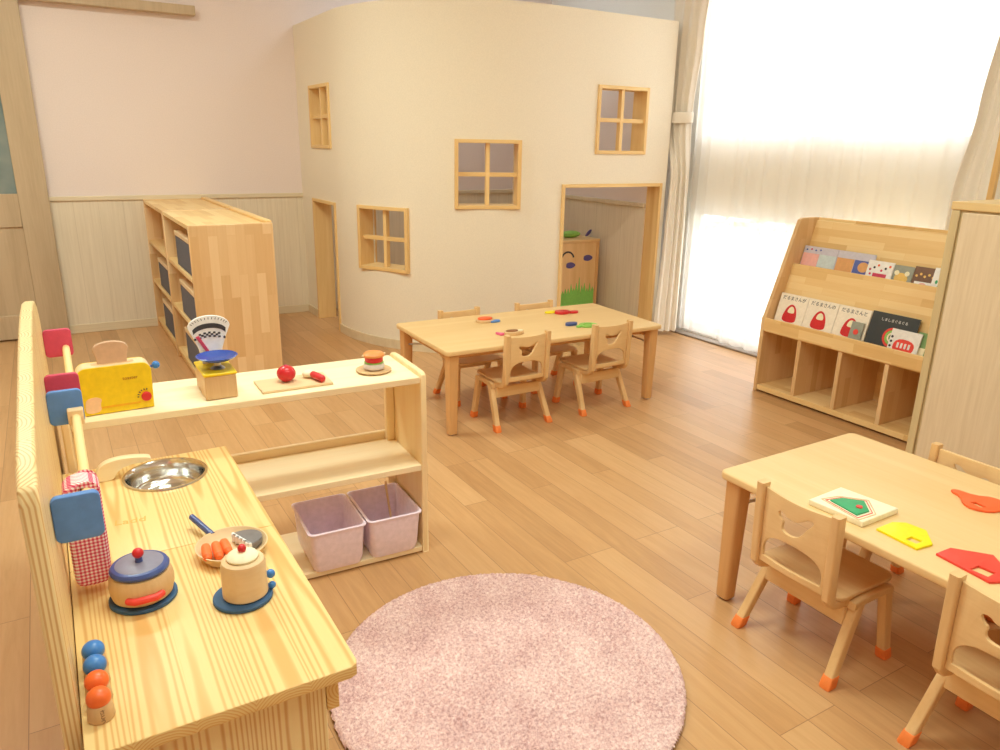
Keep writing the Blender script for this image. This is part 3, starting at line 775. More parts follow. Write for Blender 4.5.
darkc = plain('charcoal cover', (62, 66, 68), .4); greenc = plain('sage green cover', (132, 168, 110), .5); greyc = plain('grey green picture', (158, 162, 150), .5)
brownc = plain('brown cover', (124, 92, 74), .5); yellc = plain('warm yellow picture', (238, 196, 110), .5)
def rect(x0, x1, z0, z1, th=.0006): m = MB().box(x0, x1, z0, z1, 0, th); return m
def disc(cx, cz, r, r2=None, th=.0006, hole=None): return shape([(cx+r*math.cos(2*PI*i/22), cz+(r2 or r)*math.sin(2*PI*i/22)) for i in range(22)], ([(cx+hole*math.cos(2*PI*i/22), cz+hole*math.sin(2*PI*i/22)) for i in range(22)],) if hole else (), th)
def dome(cx, z0, w, h):
    return smoothpoly([(cx-w*.5, z0), (cx+w*.5, z0), (cx+w*.52, z0+h*.35), (cx+w*.34, z0+h*.8), (cx, z0+h), (cx-w*.34, z0+h*.8), (cx-w*.52, z0+h*.35)], 2)
for i, (y, ttl) in enumerate(((2.570, 'だるまさんが'), (2.390, 'だるまさんの'), (2.210, 'だるまさんと'))):
    d = []
    m = text_mb(ttl, .0245, .0006); xf(m, T(0, .176, 0)); d.append(('title', m, M['black'], .0004))
    d.append(('red_shape', shape(dome(.0, .048, .084, .102), (), .0006), M['red'], .0003))
    d.append(('pale_top', shape(dome(.002, .098, .040, .038), (), .0006), M['cream'], .0010))
    book('cream picture book with a red dome picture, %s of three alike' % ('first from the window side', 'middle', 'third from the window side')[i], y, .178, .200, 0, creamcov, d)
book('small grey-green card book with a red dot before a cream book', 2.165, .065, .135, 0, greyc, [('red_dot', disc(0, .085, .014), M['puzzle_r'], .0003)], off=.012)
d = [('title', xf(text_mb('しましまぐるぐる', .017, .0006), T(0, .172, 0)), M['white'], .0004)]
for r, h, mt in ((.048, .037, M['puzzle_r']), (.036, .026, M['lime']), (.025, .016, M['cream'])): d.append(('circle', disc(.012, .095, r, None, .0006, h), mt, .0003))
d.append(('circle', disc(.012, .095, .012), M['lime'], .0003))
book('black picture book with coloured concentric circles on the lower tier', 1.998, .235, .205, 0, darkc, d)
d = [('picture', shape(smoothpoly([(-.05, .03), (.05, .035), (.055, .10), (-.045, .105)], 2), (), .0006), M['puzzle_r'], .0003)]
d += [('dot', disc(-.062+.0*k, .04+.022*k, .006), M['black'], .0003) for k in range(4)]
d += [('stroke', rect(-.03+.018*k, -.02+.018*k, .06, .085), M['white'], .0010) for k in range(4)]
book('white picture book with a red picture, leaning over the black book', 1.915, .145, .145, 0, M['white'], d, off=.014)
book('narrow green picture book at the cabinet end of the lower tier', 1.838, .06, .150, 0, greenc, [('patch', rect(-.02, .02, .04, .08), M['cream'], .0003)])
# upper tier
for y, ca, cb_, lab in ((2.558, pinkc, pale, 'lavender picture book with pink and pale blue panels on the upper tier'), (2.347, orangec, bluec, 'lavender picture book with tan and blue panels on the upper tier')):
    d = [('panel', rect(-.102, -.003, .012, .118), ca, .0003), ('panel', rect(.0, .102, .012, .118), cb_, .0003)]
    if cb_ is bluec: d += [('sun', disc(.055, .085, .030, .026), orangec, .0010)]
    else: d += [('mark', disc(-.085+.028*k, .136+.004*(k % 2), .006, .005), (bluec, M['crimson'], bluec)[k % 3], .0003) for k in range(4)]
    book(lab, y, .209, .156, 1, lav, d)
d = [('red_square', rect(-.03, .042, .01, .07), M['crimson'], .0003)]+[('speck', disc(-.05+.02*(k % 6), .086+.012*(k % 3), .006), (M['crimson'], M['black'], M['puzzle_o'])[k % 3], .0003) for k in range(7)]+[('speck', disc(-.045, .02+.022*k, .006), M['crimson'], .0003) for k in range(3)]
book('white speckled picture book with a red square on the upper tier', 2.195, .135, .132, 1, M['white'], d, off=.012)
d = [('face', disc(0, .062, .034, .028), yellc, .0003), ('ear', disc(-.026, .088, .012), M['cream'], .0010), ('ear', disc(.026, .088, .012), M['cream'], .0010)]
book('grey picture book with a yellow round picture on the upper tier', 2.082, .105, .125, 1, greyc, d, off=.004)
d = [('white_patch', rect(-.042, .04, .012, .062), M['white'], .0003), ('blush', disc(0, .045, .02, .012), pinkc, .0010)]+[('spot', disc(-.04+.02*k, .088+.01*(k % 2), .006), yellc, .0003) for k in range(5)]
book('brown picture book with a white patch on the upper tier', 1.972, .112, .132, 1, brownc, d)
d = [('band', rect(.012, .036, .01, .11), greyc, .0003)]+[('leaf', disc(-.02+.014*(k % 2), .03+.022*k, .006, .009), M['green'], .0003) for k in range(4)]
book('narrow white picture book with green leaves at the cabinet end of the upper tier', 1.885, .085, .140, 1, M['white'], d, off=.012)

# ------------------------------------------------------------------ tall cabinet
t = thing('tall_cabinet', 'tall pale veneered cabinet at the right edge beside the book rack', 'cabinet', (2.85, 0, 0))
y1, y0, H = 1.543, .25, 1.137
MB().box(.012, .44, y0, y1-.004, 0, H-.03).build('body', M['stilegrey'], t, .003)
MB().box(0, .45, y0-.004, y1, H-.03, H).build('top', M['cabtop'], t, .004)
MB().box(-.004, .011, y0+.003, y1-.048, .05, H-.037).build('door', M['cabinet'], t, .003)
MB().box(.002, .0115, y1-.034, y1-.004, 0, H-.031).build('stile', M['stilegrey'], t, .003)

# ------------------------------------------------------------------ rug
b = bmesh.new(); RR = .452; st_ = .0045
n = int(RR/st_)+1; grid = {}
for i in range(-n, n+1):
    for j in range(-n, n+1):
        x, y = i*st_, j*st_; d = math.hypot(x, y)
        if d > RR: continue
        edge = max(0, (d-(RR-.012))/.012)
        z = .016*math.sqrt(max(0, 1-edge*edge)) + random.uniform(-.004, .004)*(1-edge)+.001
        grid[i, j] = b.verts.new((x+random.uniform(-.0016, .0016), y+random.uniform(-.0016, .0016), z))
for (i, j), v in grid.items():
    q = [grid.get(k) for k in ((i, j), (i+1, j), (i+1, j+1), (i, j+1))]
    if all(q): b.faces.new(q)
m = MB(); m.b.free(); m.b = b
tag(m.build('rug', M['rug'], None, 0, (.857, 1.355, 0), smooth=180), 'round pale pink shaggy rug on the wooden floor', 'rug')

# ------------------------------------------------------------------ play kitchen
KH, KX, KY0, KY1, KS = .4929, .336, .981, 2.0235, 1.512
XP = -.0605
k = thing('play_kitchen', 'pine play kitchen with steel sink and tall wavy back board', 'toy kitchen', (0, 0, 0))
SXC, SYC, SR = .166, 1.902, .0965
def worktop(y0, y1, hole):
    outer = [(XP+.0015, y0), (KX-.015, y0), (KX-.004, y0+.005), (KX, y0+.016), (KX, y1), (XP+.0015, y1)] if not hole else [(XP+.0015, y0), (KX, y0), (KX, y1), (XP+.0015, y1)]
    hs_ = ([(SXC+(SR-.004)*math.cos(-2*PI*i/40), SYC+(SR-.004)*math.sin(-2*PI*i/40)) for i in range(40)],) if hole else ()
    m = shape(outer, hs_, .022, .002); xf(m, T(0, 0, KH-.022)); m.build('worktop', M['pine_y'], k)
worktop(KY0, KS-.0008, False); worktop(KS+.0008, KY1, True)
s = MB()
bowl = [(SR-.058, -.060), (SR-.038, -.0585)]+[(SR-.034+.022*math.sin(a), -.036-.022*math.cos(a)) for a in [PI/2*i/8 for i in range(1, 9)]]+[(SR-.0105, -.022), (SR-.008, -.008), (SR-.006, -.001)]
bowl = bowl[::-1]
s.lathe([(SR+.004, .001), (SR+.003, .0035), (SR-.003, .0035)]+bowl+[(0, -.0605), (0, -.062)]+[(r+.0012, z-.0015) for r, z in bowl[::-1]]+[(SR-.0044, .0008)], (SXC, SYC, KH), 56, None, True)
s.build('sink_bowl', M['steel'], k, smooth=50)
# faucet: a flat board cut as an arching spout
fp = smoothpoly([(.012, .4935), (.052, .4935), (.058, .512), (.085, .527), (.137, .527), (.141, .537), (.10, .545), (.06, .546), (.028, .538), (.012, .515)], 2)
MB().prism(fp, 'y', 1.925, 1.950).build('faucet', M['shelf_x'], k, .004)
pb = [(1.062, .30), (1.062, .84), (1.075, .862), (1.12, .876), (1.20, .886), (1.27, .890), (1.40, .900), (1.56, .912), (1.77, .924), (1.95, .926), (2.10, .918), (2.25, .895), (2.36, .862), (2.43, .815), (2.455, .76), (2.46, .70), (2.46, 0), (1.13, 0), (1.062, .08)]
MB().prism(pb, 'x', XP-.025, XP).build('back_board', M['pine_panel'], k, .005, seg=3)
MB().box(XP+.001, .284, 1.003, 1.023, 0, KH-.0225).build('end_panel', M['pine_z'], k, .002)
MB().box(XP+.001, .284, KY1-.03, KY1-.01, 0, KH-.0225).build('end_panel', M['pine_z'], k, .002)
MB().box(.285, .306, 1.003, KY1-.01, KH-.088, KH-.0225).build('front_rail', M['pine_y'], k, .002)
for y0, y1 in ((1.03, 1.50), (1.51, KY1-.035)):
    d = MB().box(.272, .290, y0, y1, .03, KH-.092).build('door', M['pine_z'], k, .003)
    MB().ball((.302, y1-.04, .33), .012, 14).build('knob', M['red'], d)
m = text_mb('Ladd', .034, .0004); xf(m, RZ(-.12)); xf(m, T(.064, 1.680, KH+.0002)); m.build('burnt_mark', plain('burnt brown mark', (226, 176, 92), .6), k)
def rail(name, y0, y1, z, mat, lab, zc):
    r = link(name, MB().tube([(-.008, y0, zc), (-.008, y1, zc)], .0095, 14).mesh(name), M['dowel'], k)
    for y, nm in ((y0, 'bracket'), (y1, 'bracket')):
        m = shape(rrect(XP+.0005, .010, z, z+.080, .011, 5), (), .014, .002); xf(m, RX(PI/2)); xf(m, T(0, y+.007, 0))
        bk = m.build(nm, mat, r); bk['label'] = lab
    return r
r1 = rail('towel_rail', 1.268, 1.858, .680, M['blue'], 'square blue bracket', .701)
MB().box(-.024, .008, 1.825, 1.849, .684, .720).build('dowel_block', M['toywood_x'], r1, .003)
r2 = rail('towel_rail', 1.925, 2.41, .700, M['crimson'], 'square red bracket', .724)
MB().box(-.026, .010, 1.935, 1.947, .704, .744).build('dowel_block', M['toywood_x'], r2, .003)
# oven mitt hanging from the blue rail
mt = thing('oven_mitt', 'red gingham oven mitt hanging from the blue bracketed rail', 'oven mitt', (-.0185, 1.43, .50))
mo = [(.030*math.cos(a)+.002, .200+.020*math.sin(a)) for a in [PI*i/14 for i in range(15)]]+[(-.030, .10), (-.030, .055)]+arc(-.013, .030, .0165, PI, 1.5*PI, 5)+[(0, .0125)]+arc(.014, .030, .0165, 1.5*PI, 2*PI, 5)+[(.032, .10)]
m = shape(mo, ([(.0105+.0112*math.cos(a), .201+.0112*math.sin(a)) for a in [2*PI*i/20 for i in range(20)]],), .060, .009, 3)
xf(m, RX(PI/2)); xf(m, T(0, .030, 0)); m.build('mitt_body', M['gingham'], mt, smooth=60)
def mitt_ring(z, a, b_, cx=0, cy=0): return [(cx+a*math.copysign(abs(math.cos(t_))**.7, math.cos(t_)), cy+b_*math.copysign(abs(math.sin(t_))**.8, math.sin(t_)), z) for t_ in [2*PI*i/28 for i in range(28)]]
MB().loft([mitt_ring(z, a, b_, 0, cy) for z, a, b_, cy in ((.055, .008, .008, .046), (.062, .013, .016, .044), (.09, .015, .019, .038), (.13, .015, .018, .027))]).build('thumb', M['gingham'], mt, smooth=60)
MB().box(.010, .022, -.0325, -.0302, .193, .207).build('care_tag', M['white'], mt)

# pot with lid on a coaster
def coaster(label, x, y, r, mat): return tag(MB().lathe([(r-.002, 0), (r, .0015), (r, .0065), (r-.002, .008)], (0, 0, 0), 40).build('coaster', mat, None, 0, (x, y, KH+.0003)), label, 'coaster', 'round coasters on the play kitchen')
coaster('round dark blue coaster under the toy pot with blue lid', .056, 1.352, .058, M['teal'])
pt = thing('toy_pot', 'wooden toy pot with blue lid and red knob near the oven mitt', 'toy pot', (.056, 1.352, KH+.0088))
MB().lathe([(.046, 0), (.051, .004), (.0548, .018), (.0555, .030), (.0535, .042), (.050, .050), (.046, .0515)], (0, 0, 0), 40).build('pot_body', M['toywood'], pt)
ld = MB().lathe([(.044, .052), (.0495, .0535), (.0505, .058), (.047, .063), (.041, .0645)], (0, 0, 0), 40).build('lid', M['navy'], pt)
MB().lathe([(.041, .0646), (.038, .066), (0, .0675)], (0, 0, 0), 36).build('lid_top', M['lid'], ld)
MB().lathe([(.007, .0676), (.006, .072), (.006, .077)], (0, 0, 0), 14).build('knob_stem', M['navy'], ld)
MB().ball((0, 0, .084), .0098, 18).build('knob', M['red'], ld)
hd_ = MB().tube([(-.027, -.050, .020), (-.018, -.0575, .020), (.018, -.0575, .020), (.027, -.050, .020)], .0065, 12, True, 1, 1); hd_.ball((-.027, -.050, .020), .0065, 12); hd_.ball((.027, -.050, .020), .0065, 12)
hd_.build('handle', M['puzzle_r'], pt)
hd_ = MB().tube([(-.027, .050, .020), (-.018, .0575, .020), (.018, .0575, .020), (.027, .050, .020)], .0065, 12); hd_.build('handle', M['puzzle_r'], pt)
# mug shaped canister
coaster('round blue coaster under the wooden toy jug', .2145, 1.262, .053, M['teal'])
jg = thing('toy_jug', 'pale wooden toy jug with cream lid and red berry knob', 'toy jug', (.2195, 1.262, KH+.0088))
MB().lathe([(.037, 0), (.0405, .003), (.0395, .062), (.037, .071), (.031, .0745), (.028, .0735)], (0, 0, 0), 40).build('jug_body', M['toywood_x'], jg)
lj = MB().lathe([(.027, .074), (.0285, .078), (.026, .0815), (.021, .0835), (.018, .0860), (.010, .0885), (0, .089)], (0, 0, 0), 30).build('lid', M['cream'], jg)
MB().ball((0, -.002, .0945), .0078, 16).build('berry_knob', M['red'], lj)
hj = MB().ball((.046, -.006, .030), .0085, 16).build('handle_knob', M['balls_blue'], jg)
MB().ball((.047, -.008, .007), .0070, 16).build('handle_knob', M['balls_blue'], jg)
# frying pan, carrots, half slice
fpn = thing('toy_frying_pan', 'pale wooden toy frying pan with blue handle holding carrots', 'toy frying pan', (.231, 1.432, KH+.0003))
MB().lathe([(.053, 0), (.059, .002), (.0695, .022), (.071, .024), (.0685, .0245), (.058, .009), (.053, .007), (0, .007)], (0, 0, 0), 40).build('pan_body', M['toywood_x'], fpn)
ph_ = MB().tube([(-.026, .062, .018), (-.037, .096, .022), (-.052, .148, .026)], .0068, 12); ph_.ball((-.052, .148, .026), .0068, 12); ph_.build('handle', M['navy'], fpn)
for i, (dx, dy, ln, labl) in enumerate(((-.049, -.012, .056, 'nearest the pan rim'), (-.029, -.014, .060, 'in the middle of three'), (-.011, -.008, .054, 'beside the grey slice'))):
    cr = MB(); cr.tube([(0, -ln/2, .0), (0, -ln/2+.006, .001), (0, 0, .001), (0, ln/2-.006, 0), (0, ln/2, -.001)], [.005, .0092, .0098, .009, .004], 14)
    c_ = cr.build('toy_carrot', M['carrot'], None, 0, (.229+dx, 1.432+dy, KH+.0225), -.10+.05*i)
    tag(c_, 'orange wooden toy carrot in the frying pan, %s' % labl, 'toy carrot', 'toy carrots in the frying pan')
sl = thing('toy_slice', 'grey half-round toy slice with wavy white edge in the frying pan', 'toy food', (.253, 1.438, KH+.010))
w_ = [(.0, .030), (.0, -.030)]
hp = [(.042*math.cos(a), .034*math.sin(a)) for a in [-PI/2+PI*i/16 for i in range(17)]]
m = shape(hp, (), .016, .003); xf(m, RZ(.35)); m.build('slice_body', plain('grey slate paint', (128, 122, 122), .3), sl)
wv_ = [(-.006+.003*math.sin(i*2.1), -.034+.068*i/16) for i in range(17)]
m = shape(wv_[::-1]+[(.001, -.034), (.001, .034)][::1], (), .018, .002); xf(m, RZ(.35)); m.build('wavy_edge', M['white'], sl)
# four shakers
for i, (y, mat, cl) in enumerate(((1.178, 'balls_blue', 'blue-topped wooden shaker, farthest in the row of four'), (1.138, 'balls_blue', 'blue-topped wooden shaker standing next to an orange-topped one'), (1.097, 'balls_orange', 'orange-topped wooden shaker standing next to a blue-topped one'), (1.057, 'balls_orange', 'orange-topped wooden shaker, nearest in the row of four'))):
    s_ = thing('toy_shaker', cl, 'toy shaker', (-.033, y, KH+.0003), 0, 'row of toy shakers by the back board')
    MB().lathe([(.0175, 0), (.0185, .002), (.0165, .024), (.0155, .027)], (0, 0, 0), 24).build('shaker_body', M['toywood'], s_)
    MB().ball((0, 0, .034), .0168, 22, .95).build('ball_top', M[mat], s_)
    if i == 3:
        for j, ch in enumerate('さとう'):
            m = text_mb(ch, .0085, .0003); xf(m, RX(PI/2)); xf(m, T(.002, -.0183+.0006*(2-j), .0195-.0075*j)); m.build('lettering', plain('brown ink', (150, 110, 84), .7), s_)

# ------------------------------------------------------------------ low open shelf behind the kitchen
SX, SY, SRZ = .9217, 2.0016, -.0469
SH, SD, SL = .6116, .2876, .968
s = thing('open_shelf', 'low pale birch open shelf standing behind the play kitchen', 'shelf', (SX, SY, 0), SRZ)
pr = [(0, 0), (SD, 0), (SD, SH-.01), (SD-.03, SH+.014), (.04, SH+.014), (.012, SH+.006), (0, SH-.012)]
def sidep(x0, x1): 
    pts = smoothpoly([(0, 0), (0, 0), (SD, 0), (SD, 0), (SD, SH-.02), (SD-.01, SH+.013), (SD-.05, SH+.014), (.04, SH+.014), (.008, SH+.012), (0, SH-.016)], 1)
    return MB().prism(pts, 'x', x0, x1)
sidep(0, .020).build('side_panel', M['shelf_z'], s, .004); sidep(-SL, -SL+.020).build('side_panel', M['shelf_z'], s, .004)
MB().box(-SL+.0205, -.0005, .004, SD-.003, SH-.020, SH).build('top_board', M['shelf_x'], s, .002)
MB().box(-SL+.0205, -.0005, .002, SD-.020, .2975, .3175).build('middle_board', M['shelf_x'], s, .002)
MB().box(-SL+.0205, -.0005, SD-.019, SD-.002, .2975, .345).build('back_rail', M['shelf_x'], s, .003)
MB().box(-SL+.0205, -.0005, .004, SD-.003, .004, .0225).build('bottom_board', M['shelf_x'], s, .002)
MB().box(-.030, -.0008, SD-.045, SD-.022, .0228, SH-.0205).build('corner_post', M['shelf_z'], s, .002)

# ------------------------------------------------------------------ pink bins
def bin_(label, x, y, rz):
    t = thing('storage_bin', label, 'bin', (x, y, .0230), rz, 'mauve bins on the bottom shelf')
    H_ = .132; b = MB()
    def rr(w0, w1, d0, d1, z, r): return [(u, v, z) for u, v in rrect(w0, w1, d0, d1, r, 5)]
    W, D = .172, .235
    prof = [(.012, 0, .02), (.006, .02, .02), (.0, H_, .018), (-.005, H_+.001, .018), (-.006, H_+.006, .018), (.0, H_+.008, .017), (.004, H_+.004, .016), (.010, .022, .016), (.018, .006, .014)]
    rings = [[(u, v, z) for u, v in rrect(-W/2+i, W/2-i, i, D-i, max(r-0*i, .006), 5)] for i, z, r in prof]
    b.loft(rings).build('bin_body', M['pink'], t, smooth=50)
    for sx in (-1, 1):
        m = shape(rrect(D*.22, D*.78, H_-.030, H_-.010, .009, 5), (), .002)   # hand grip strips on the short sides
        xf(m, Matrix(((0, 0, 1, 0), (1, 0, 0, 0), (0, 1, 0, 0), (0, 0, 0, 1)))); xf(m, T(sx*(W/2-.0005)-.001, 0, 0)); m.build('grip', M['pink'], t)
    return t
bin_('empty mauve pink plastic bin on the bottom shelf nearer the play kitchen', .636, 2.000, SRZ)
bin_('mauve pink plastic bin on the bottom shelf holding small toys', .824, 1.994, SRZ)
random.seed(3)
tg = [('grey plastic toy cup lying in the right mauve bin', (.795, 2.09), .019, plain('grey plastic', (176, 172, 164), .4)), ('white plastic toy cup lying in the right mauve bin', (.838, 2.12), .017, M['white']), ('tan wooden toy cup lying in the right mauve bin', (.868, 2.07), .016, M['toywood'])]
for lab, (x, y), r, mt_ in tg:
    m = MB().lathe([(r*.75, 0), (r, r*1.8), (r*.9, r*1.8), (r*.65, .003), (0, .003)], (0, 0, 0), 20, T(0, 0, r) @ RX(1.45) @ RZ(.4))
    tag(m.build('toy_cup', mt_, None, 0, (x, y, .0300)), lab, 'toy cup')
m = MB().tube([(.0, .0, .004), (.004, .058, .128), (.006, .072, .160)], .004, 10)
tag(m.build('toy_stick', M['toywood_x'], None, 0, (.868, 2.128, .0300)), 'thin pale stick leaning upright in the right mauve bin', 'stick')

# ------------------------------------------------------------------ toys on the shelf top
ZS = SH+.0004
# toaster
ts = thing('toy_toaster', 'yellow wooden toy toaster with a slice of bread on the shelf top', 'toy toaster', (.092, 2.092, ZS), .02)
tp = [(-.086, .002), (.086, .002)]+arc(.064, .104, .024, 0, PI/2, 7)+arc(-.064, .104, .024, PI/2, PI, 7)
tp = [(x*(1.0 if z > .05 else .985), z) for x, z in tp]
MB().prism(tp, 'y', .004, .058).build('toaster_body', M['toywood_x'], ts, .003)
MB().prism([(x*.995, z-.0005) for x, z in tp], 'y', 0, .004).build('front_plate', M['yellow'], ts, .001)
MB().prism([(x*.995, z-.0005) for x, z in tp], 'y', .058, .062).build('rear_plate', M['yellow'], ts, .001)
br_ = smoothpoly([(-.034, .110), (.034, .110), (.036, .150), (.044, .166), (.034, .182), (0, .188), (-.034, .182), (-.044, .166), (-.036, .150)], 2)
MB().prism(br_, 'y', .024, .036).build('bread_slice', M['breadwood'], ts, .002)
MB().box(-.050, .050, .021, .039, .1275, .1292).build('slot_rim', M['toywood'], ts)
MB().tube([(.085, .03, .104), (.099, .03, .107)], .004, 10).build('lever_stem', M['navy'], ts); MB().ball((.103, .03, .108), .0105, 18).build('lever_ball', M['balls_blue'], ts)
MB().lathe([(.0125, 0), (.0125, .006), (.010, .008), (0, .008)], (0, 0, 0), 24, T(.068, -.0005, .034) @ RX(PI/2)).build('dial', M['red'], ts)
for i in range(6):
    a = PI*.45+i*PI*.11
    MB().box(-.0012, .0012, -.0009, -.0002, -.0022, .0022, T(.068+.0195*math.cos(a), 0, .034+.0195*math.sin(a)) @ RY(-a+PI/2)).build('dial_mark', M['black'], ts)
MB().box(-.04, .052, -.0010, -.0001, .0165, .0215).build('stripe', M['orange_line'], ts)
pc = smoothpoly([(-.078, .006), (-.040, .008), (-.042, .030), (-.036, .042), (-.050, .050), (-.072, .046), (-.076, .034)], 2)
MB().prism([(x*1.0, z) for x, z in pc], 'y', -.0016, -.0001).build('bread_picture', plain('pale peach paint', (248, 204, 160), .5), ts)
m = text_mb('toaster', .0125, .0006); xf(m, RX(PI/2)); xf(m, T(.035, -.0006, .090)); m.build('lettering', plain('brown lettering', (176, 112, 40), .6), ts)
# scale
sk = thing('toy_scale', 'wooden toy weighing scale with white fan dial and blue dish', 'toy scale', (.349, 2.072, ZS), .0)
MB().box(-.042, .042, .002, .150, .001, .068).build('scale_box', M['toywood'], sk, .003)
MB().box(-.045, .045, 0, .154, .068, .076).build('scale_top', M['yellow'], sk, .003)
MB().lathe([(.020, .0762), (.016, .080), (.009, .085), (.009, .097)], (.004, .055, 0), 20).build('dish_stem', M['metal'], sk)
MB().lathe([(.012, .0972), (.034, .100), (.050, .107), (.056, .1135), (.054, .1145), (.046, .109), (.030, .1035), (0, .102)], (.004, .055, 0), 36).build('dish', M['dish'], sk)
yd_ = .112
fan = [(-.026, .077), (.026, .077)]+[(.032, .12), (.043, .150), (.057, .184)]+[(.057*math.cos(a)*1.0, .184+.032*math.sin(a)) for a in [PI*i/14 for i in range(1, 14)]]+[(-.057, .184), (-.043, .150), (-.032, .12)]
fn = MB().prism(fan, 'y', yd_, yd_+.008).build('dial_plate', M['white'], sk, .001)
a1 = [(.048*math.cos(a), .168+.026*math.sin(a)) for a in [.35+(PI-.7)*i/14 for i in range(15)]]; a2 = [(.046*math.cos(a), .156+.024*math.sin(a)) for a in [PI-.35-(PI-.7)*i/14 for i in range(15)]]
m = shape(a1+a2, (), .001); xf(m, RX(PI/2)); xf(m, T(0, yd_-.0002, 0)); m.build('black_arc', M['black'], fn)
ck = MB()
for i in range(9):
    for j in range(3):
        if (i+j) % 2 == 0: ck.box(-.0292+i*.0065, -.0292+(i+1)*.0065, yd_-.0012, yd_-.0002, .150+j*.0052+.004*(1-((i-4)/4)**2), .150+(j+1)*.0052+.004*(1-((i-4)/4)**2))
ck.build('checker_print', M['black'], fn)
tk = MB()
for i in range(13):
    a = .5+(PI-1.0)*i/12; tk.box(-.0007, .0007, yd_-.0012, yd_-.0002, -.003, .003, T(.054*math.cos(a), 0, .180+.028*math.sin(a)) @ RY(-(a-PI/2)))
tk.build('tick_marks', M['black'], fn)
for sx in (-1, 1): MB().ball((sx*.040, yd_-.001, .150), .0036, 10).build('pin', M['black'], fn)
MB().prism([(-.039, .158), (-.030, .161), (.010, .085), (.002, .082)], 'y', yd_-.005, yd_-.002).build('pointer', M['crimson'], fn, .001)
# cutting board, tomato, knife
cbd = shape([(-.104, .06), (-.106, -.058), (.100, -.062), (.106, .056)], (), .008, .0025)
tag(cbd.build('cutting_board', M['toywood_x'], None, 0, (.562, 2.120, ZS)), 'small pale wooden cutting board on the shelf top', 'cutting board')
tm = thing('toy_tomato', 'red toy tomato on the cutting board', 'toy tomato', (.543, 2.128, ZS+.0084))
MB().ball((0, 0, .0245), .0275, 24, .9).build('tomato_body', M['red'], tm); MB().lathe([(.006, .0475), (.004, .051), (0, .0515)], (0, 0, 0), 10).build('stem', M['crimson'], tm)
kn = thing('toy_knife', 'toy knife with red handle and pale rounded blade on the cutting board', 'toy knife', (.617, 2.105, ZS+.0086), 0)
m = MB().ball((-.004, .030, .012), .019, 20, .62, 1.1, .9); m.build('blade', M['cream'], kn)
m = MB().tube([(.004, .016, .012), (.010, -.010, .012), (.016, -.034, .0115)], [.0105, .0112, .0105], 16); m.ball((.016, -.034, .0115), .0105, 14, 1); m.build('handle', M['red'], kn)
# burger on plate
tag(MB().lathe([(.035, 0), (.050, .002), (.056, .006), (.055, .008), (.048, .005), (0, .004)], (0, 0, 0), 40).build('toy_plate', M['toywood'], None, 0, (.819, 2.132, ZS)), 'round wooden toy plate under the toy burger', 'plate')
bg = thing('toy_burger', 'layered toy burger with orange top on the round plate', 'toy burger', (.823, 2.138, ZS+.0046))
MB().lathe([(.024, 0), (.032, .005), (.0335, .013), (.030, .021), (.026, .022)], (0, 0, 0), 30).build('lower_bun', plain('silvery white paint', (222, 210, 206), .25, .6), bg)
MB().lathe([(.028, .0222), (.031, .0235), (.031, .025), (.028, .0258)], (0, 0, 0), 30).build('lettuce', M['lime'], bg)
MB().lathe([(.027, .026), (.0285, .028), (.0285, .041), (.026, .042)], (0, 0, 0), 30).build('tomato_layer', M['red'], bg)
MB().lathe([(.028, .0422), (.034, .044), (.0335, .050), (.028, .0555), (.016, .0585), (0, .0595)], (0, 0, 0), 30).build('upper_bun', plain('baked orange paint', (226, 146, 80), .4), bg)
for sx in (-1, 1): MB().ball((sx*.036, 0, .047), .004, 10).build('stub', M['toywood_x'], bg)

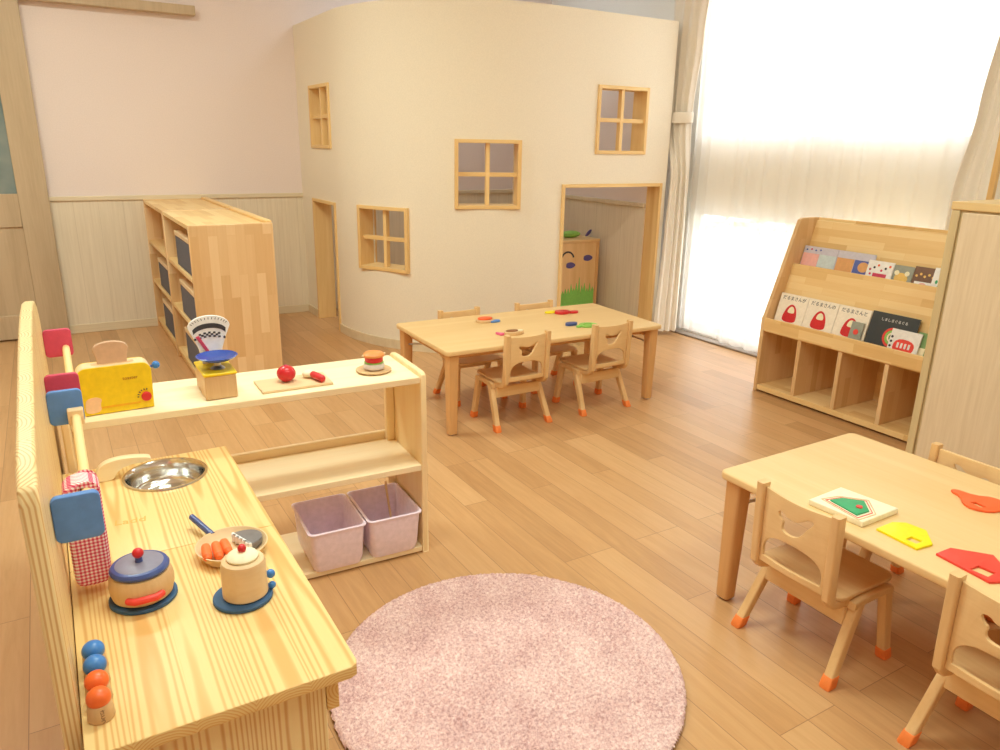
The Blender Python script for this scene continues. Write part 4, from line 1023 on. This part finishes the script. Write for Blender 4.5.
# ------------------------------------------------------------------ light
W = bpy.data.worlds.new('sky'); sc.world = W; W.use_nodes = True
bgn = W.node_tree.nodes['Background']; bgn.inputs['Color'].default_value = (.93, .97, 1.0, 1); bgn.inputs['Strength'].default_value = 4.5
def area(name, loc, rot, sx, sy, power, col, portal=False):
    l = bpy.data.lights.new(name, 'AREA'); l.shape = 'RECTANGLE'; l.size = sx; l.size_y = sy; l.energy = power; l.color = col
    o = bpy.data.objects.new(name, l); C.objects.link(o); o.location = loc; o.rotation_euler = rot
    if portal: l.cycles.is_portal = True
    return o
lampc = (.87, 1.0, .90)
for x, y, e in ((.3, .4, 17), (2.0, -.1, 20), (-.2, 3.7, 44), (.8, 1.8, 33)):
    area('ceiling_area_light', (x, y, ZC-.03), (0, 0, 0), 1.2, .35, e, lampc)
area('ceiling_area_light', (2.7, 5.1, ZC-.03), (0, 0, 0), .9, .3, 7.2, (.76, .97, 1.12))  # added cool fill, no lamp seen here; brightens the playhouse interior
area('window_portal', (XR+.13, (WY0+WY1)/2, 1.95), (0, PI/2, 0), 1.2, WY1-WY0, 1, (1, 1, 1), True)
area('window_portal', (XR+.13, (WY0+WY1)/2, .475), (0, PI/2, 0), .85, WY1-WY0, 1, (1, 1, 1), True)

# ------------------------------------------------------------------ camera
f, pitch, roll, yaw, CHT = 742.3738, .3010, .0189, .5430, 1.3049
PARAM = (f, pitch, roll, yaw)
fw = Vector((math.sin(yaw)*math.cos(pitch), math.cos(yaw)*math.cos(pitch), -math.sin(pitch)))
rt = Vector((math.cos(yaw), -math.sin(yaw), 0)); up = rt.cross(fw)
r2 = rt*math.cos(roll)+up*math.sin(roll); u2 = -rt*math.sin(roll)+up*math.cos(roll)
cam = bpy.data.cameras.new('camera'); co = bpy.data.objects.new('camera', cam); C.objects.link(co)
co.matrix_world = Matrix(((r2.x, u2.x, -fw.x, 0), (r2.y, u2.y, -fw.y, 0), (r2.z, u2.z, -fw.z, CHT), (0, 0, 0, 1)))
cam.sensor_width = 36; cam.sensor_fit = 'HORIZONTAL'; cam.lens = f/1000*36; cam.clip_start = .02
sc.camera = co
sc.view_settings.view_transform = 'Standard'; sc.view_settings.look = 'None'
sc.view_settings.exposure = 0.05; sc.view_settings.gamma = 1; sc.view_settings.use_curve_mapping = False
sc.cycles.use_denoising = True
sc.cycles.max_bounces = 10; sc.cycles.diffuse_bounces = 6; sc.cycles.transparent_max_bounces = 12
sc.cycles.sample_clamp_indirect = 8
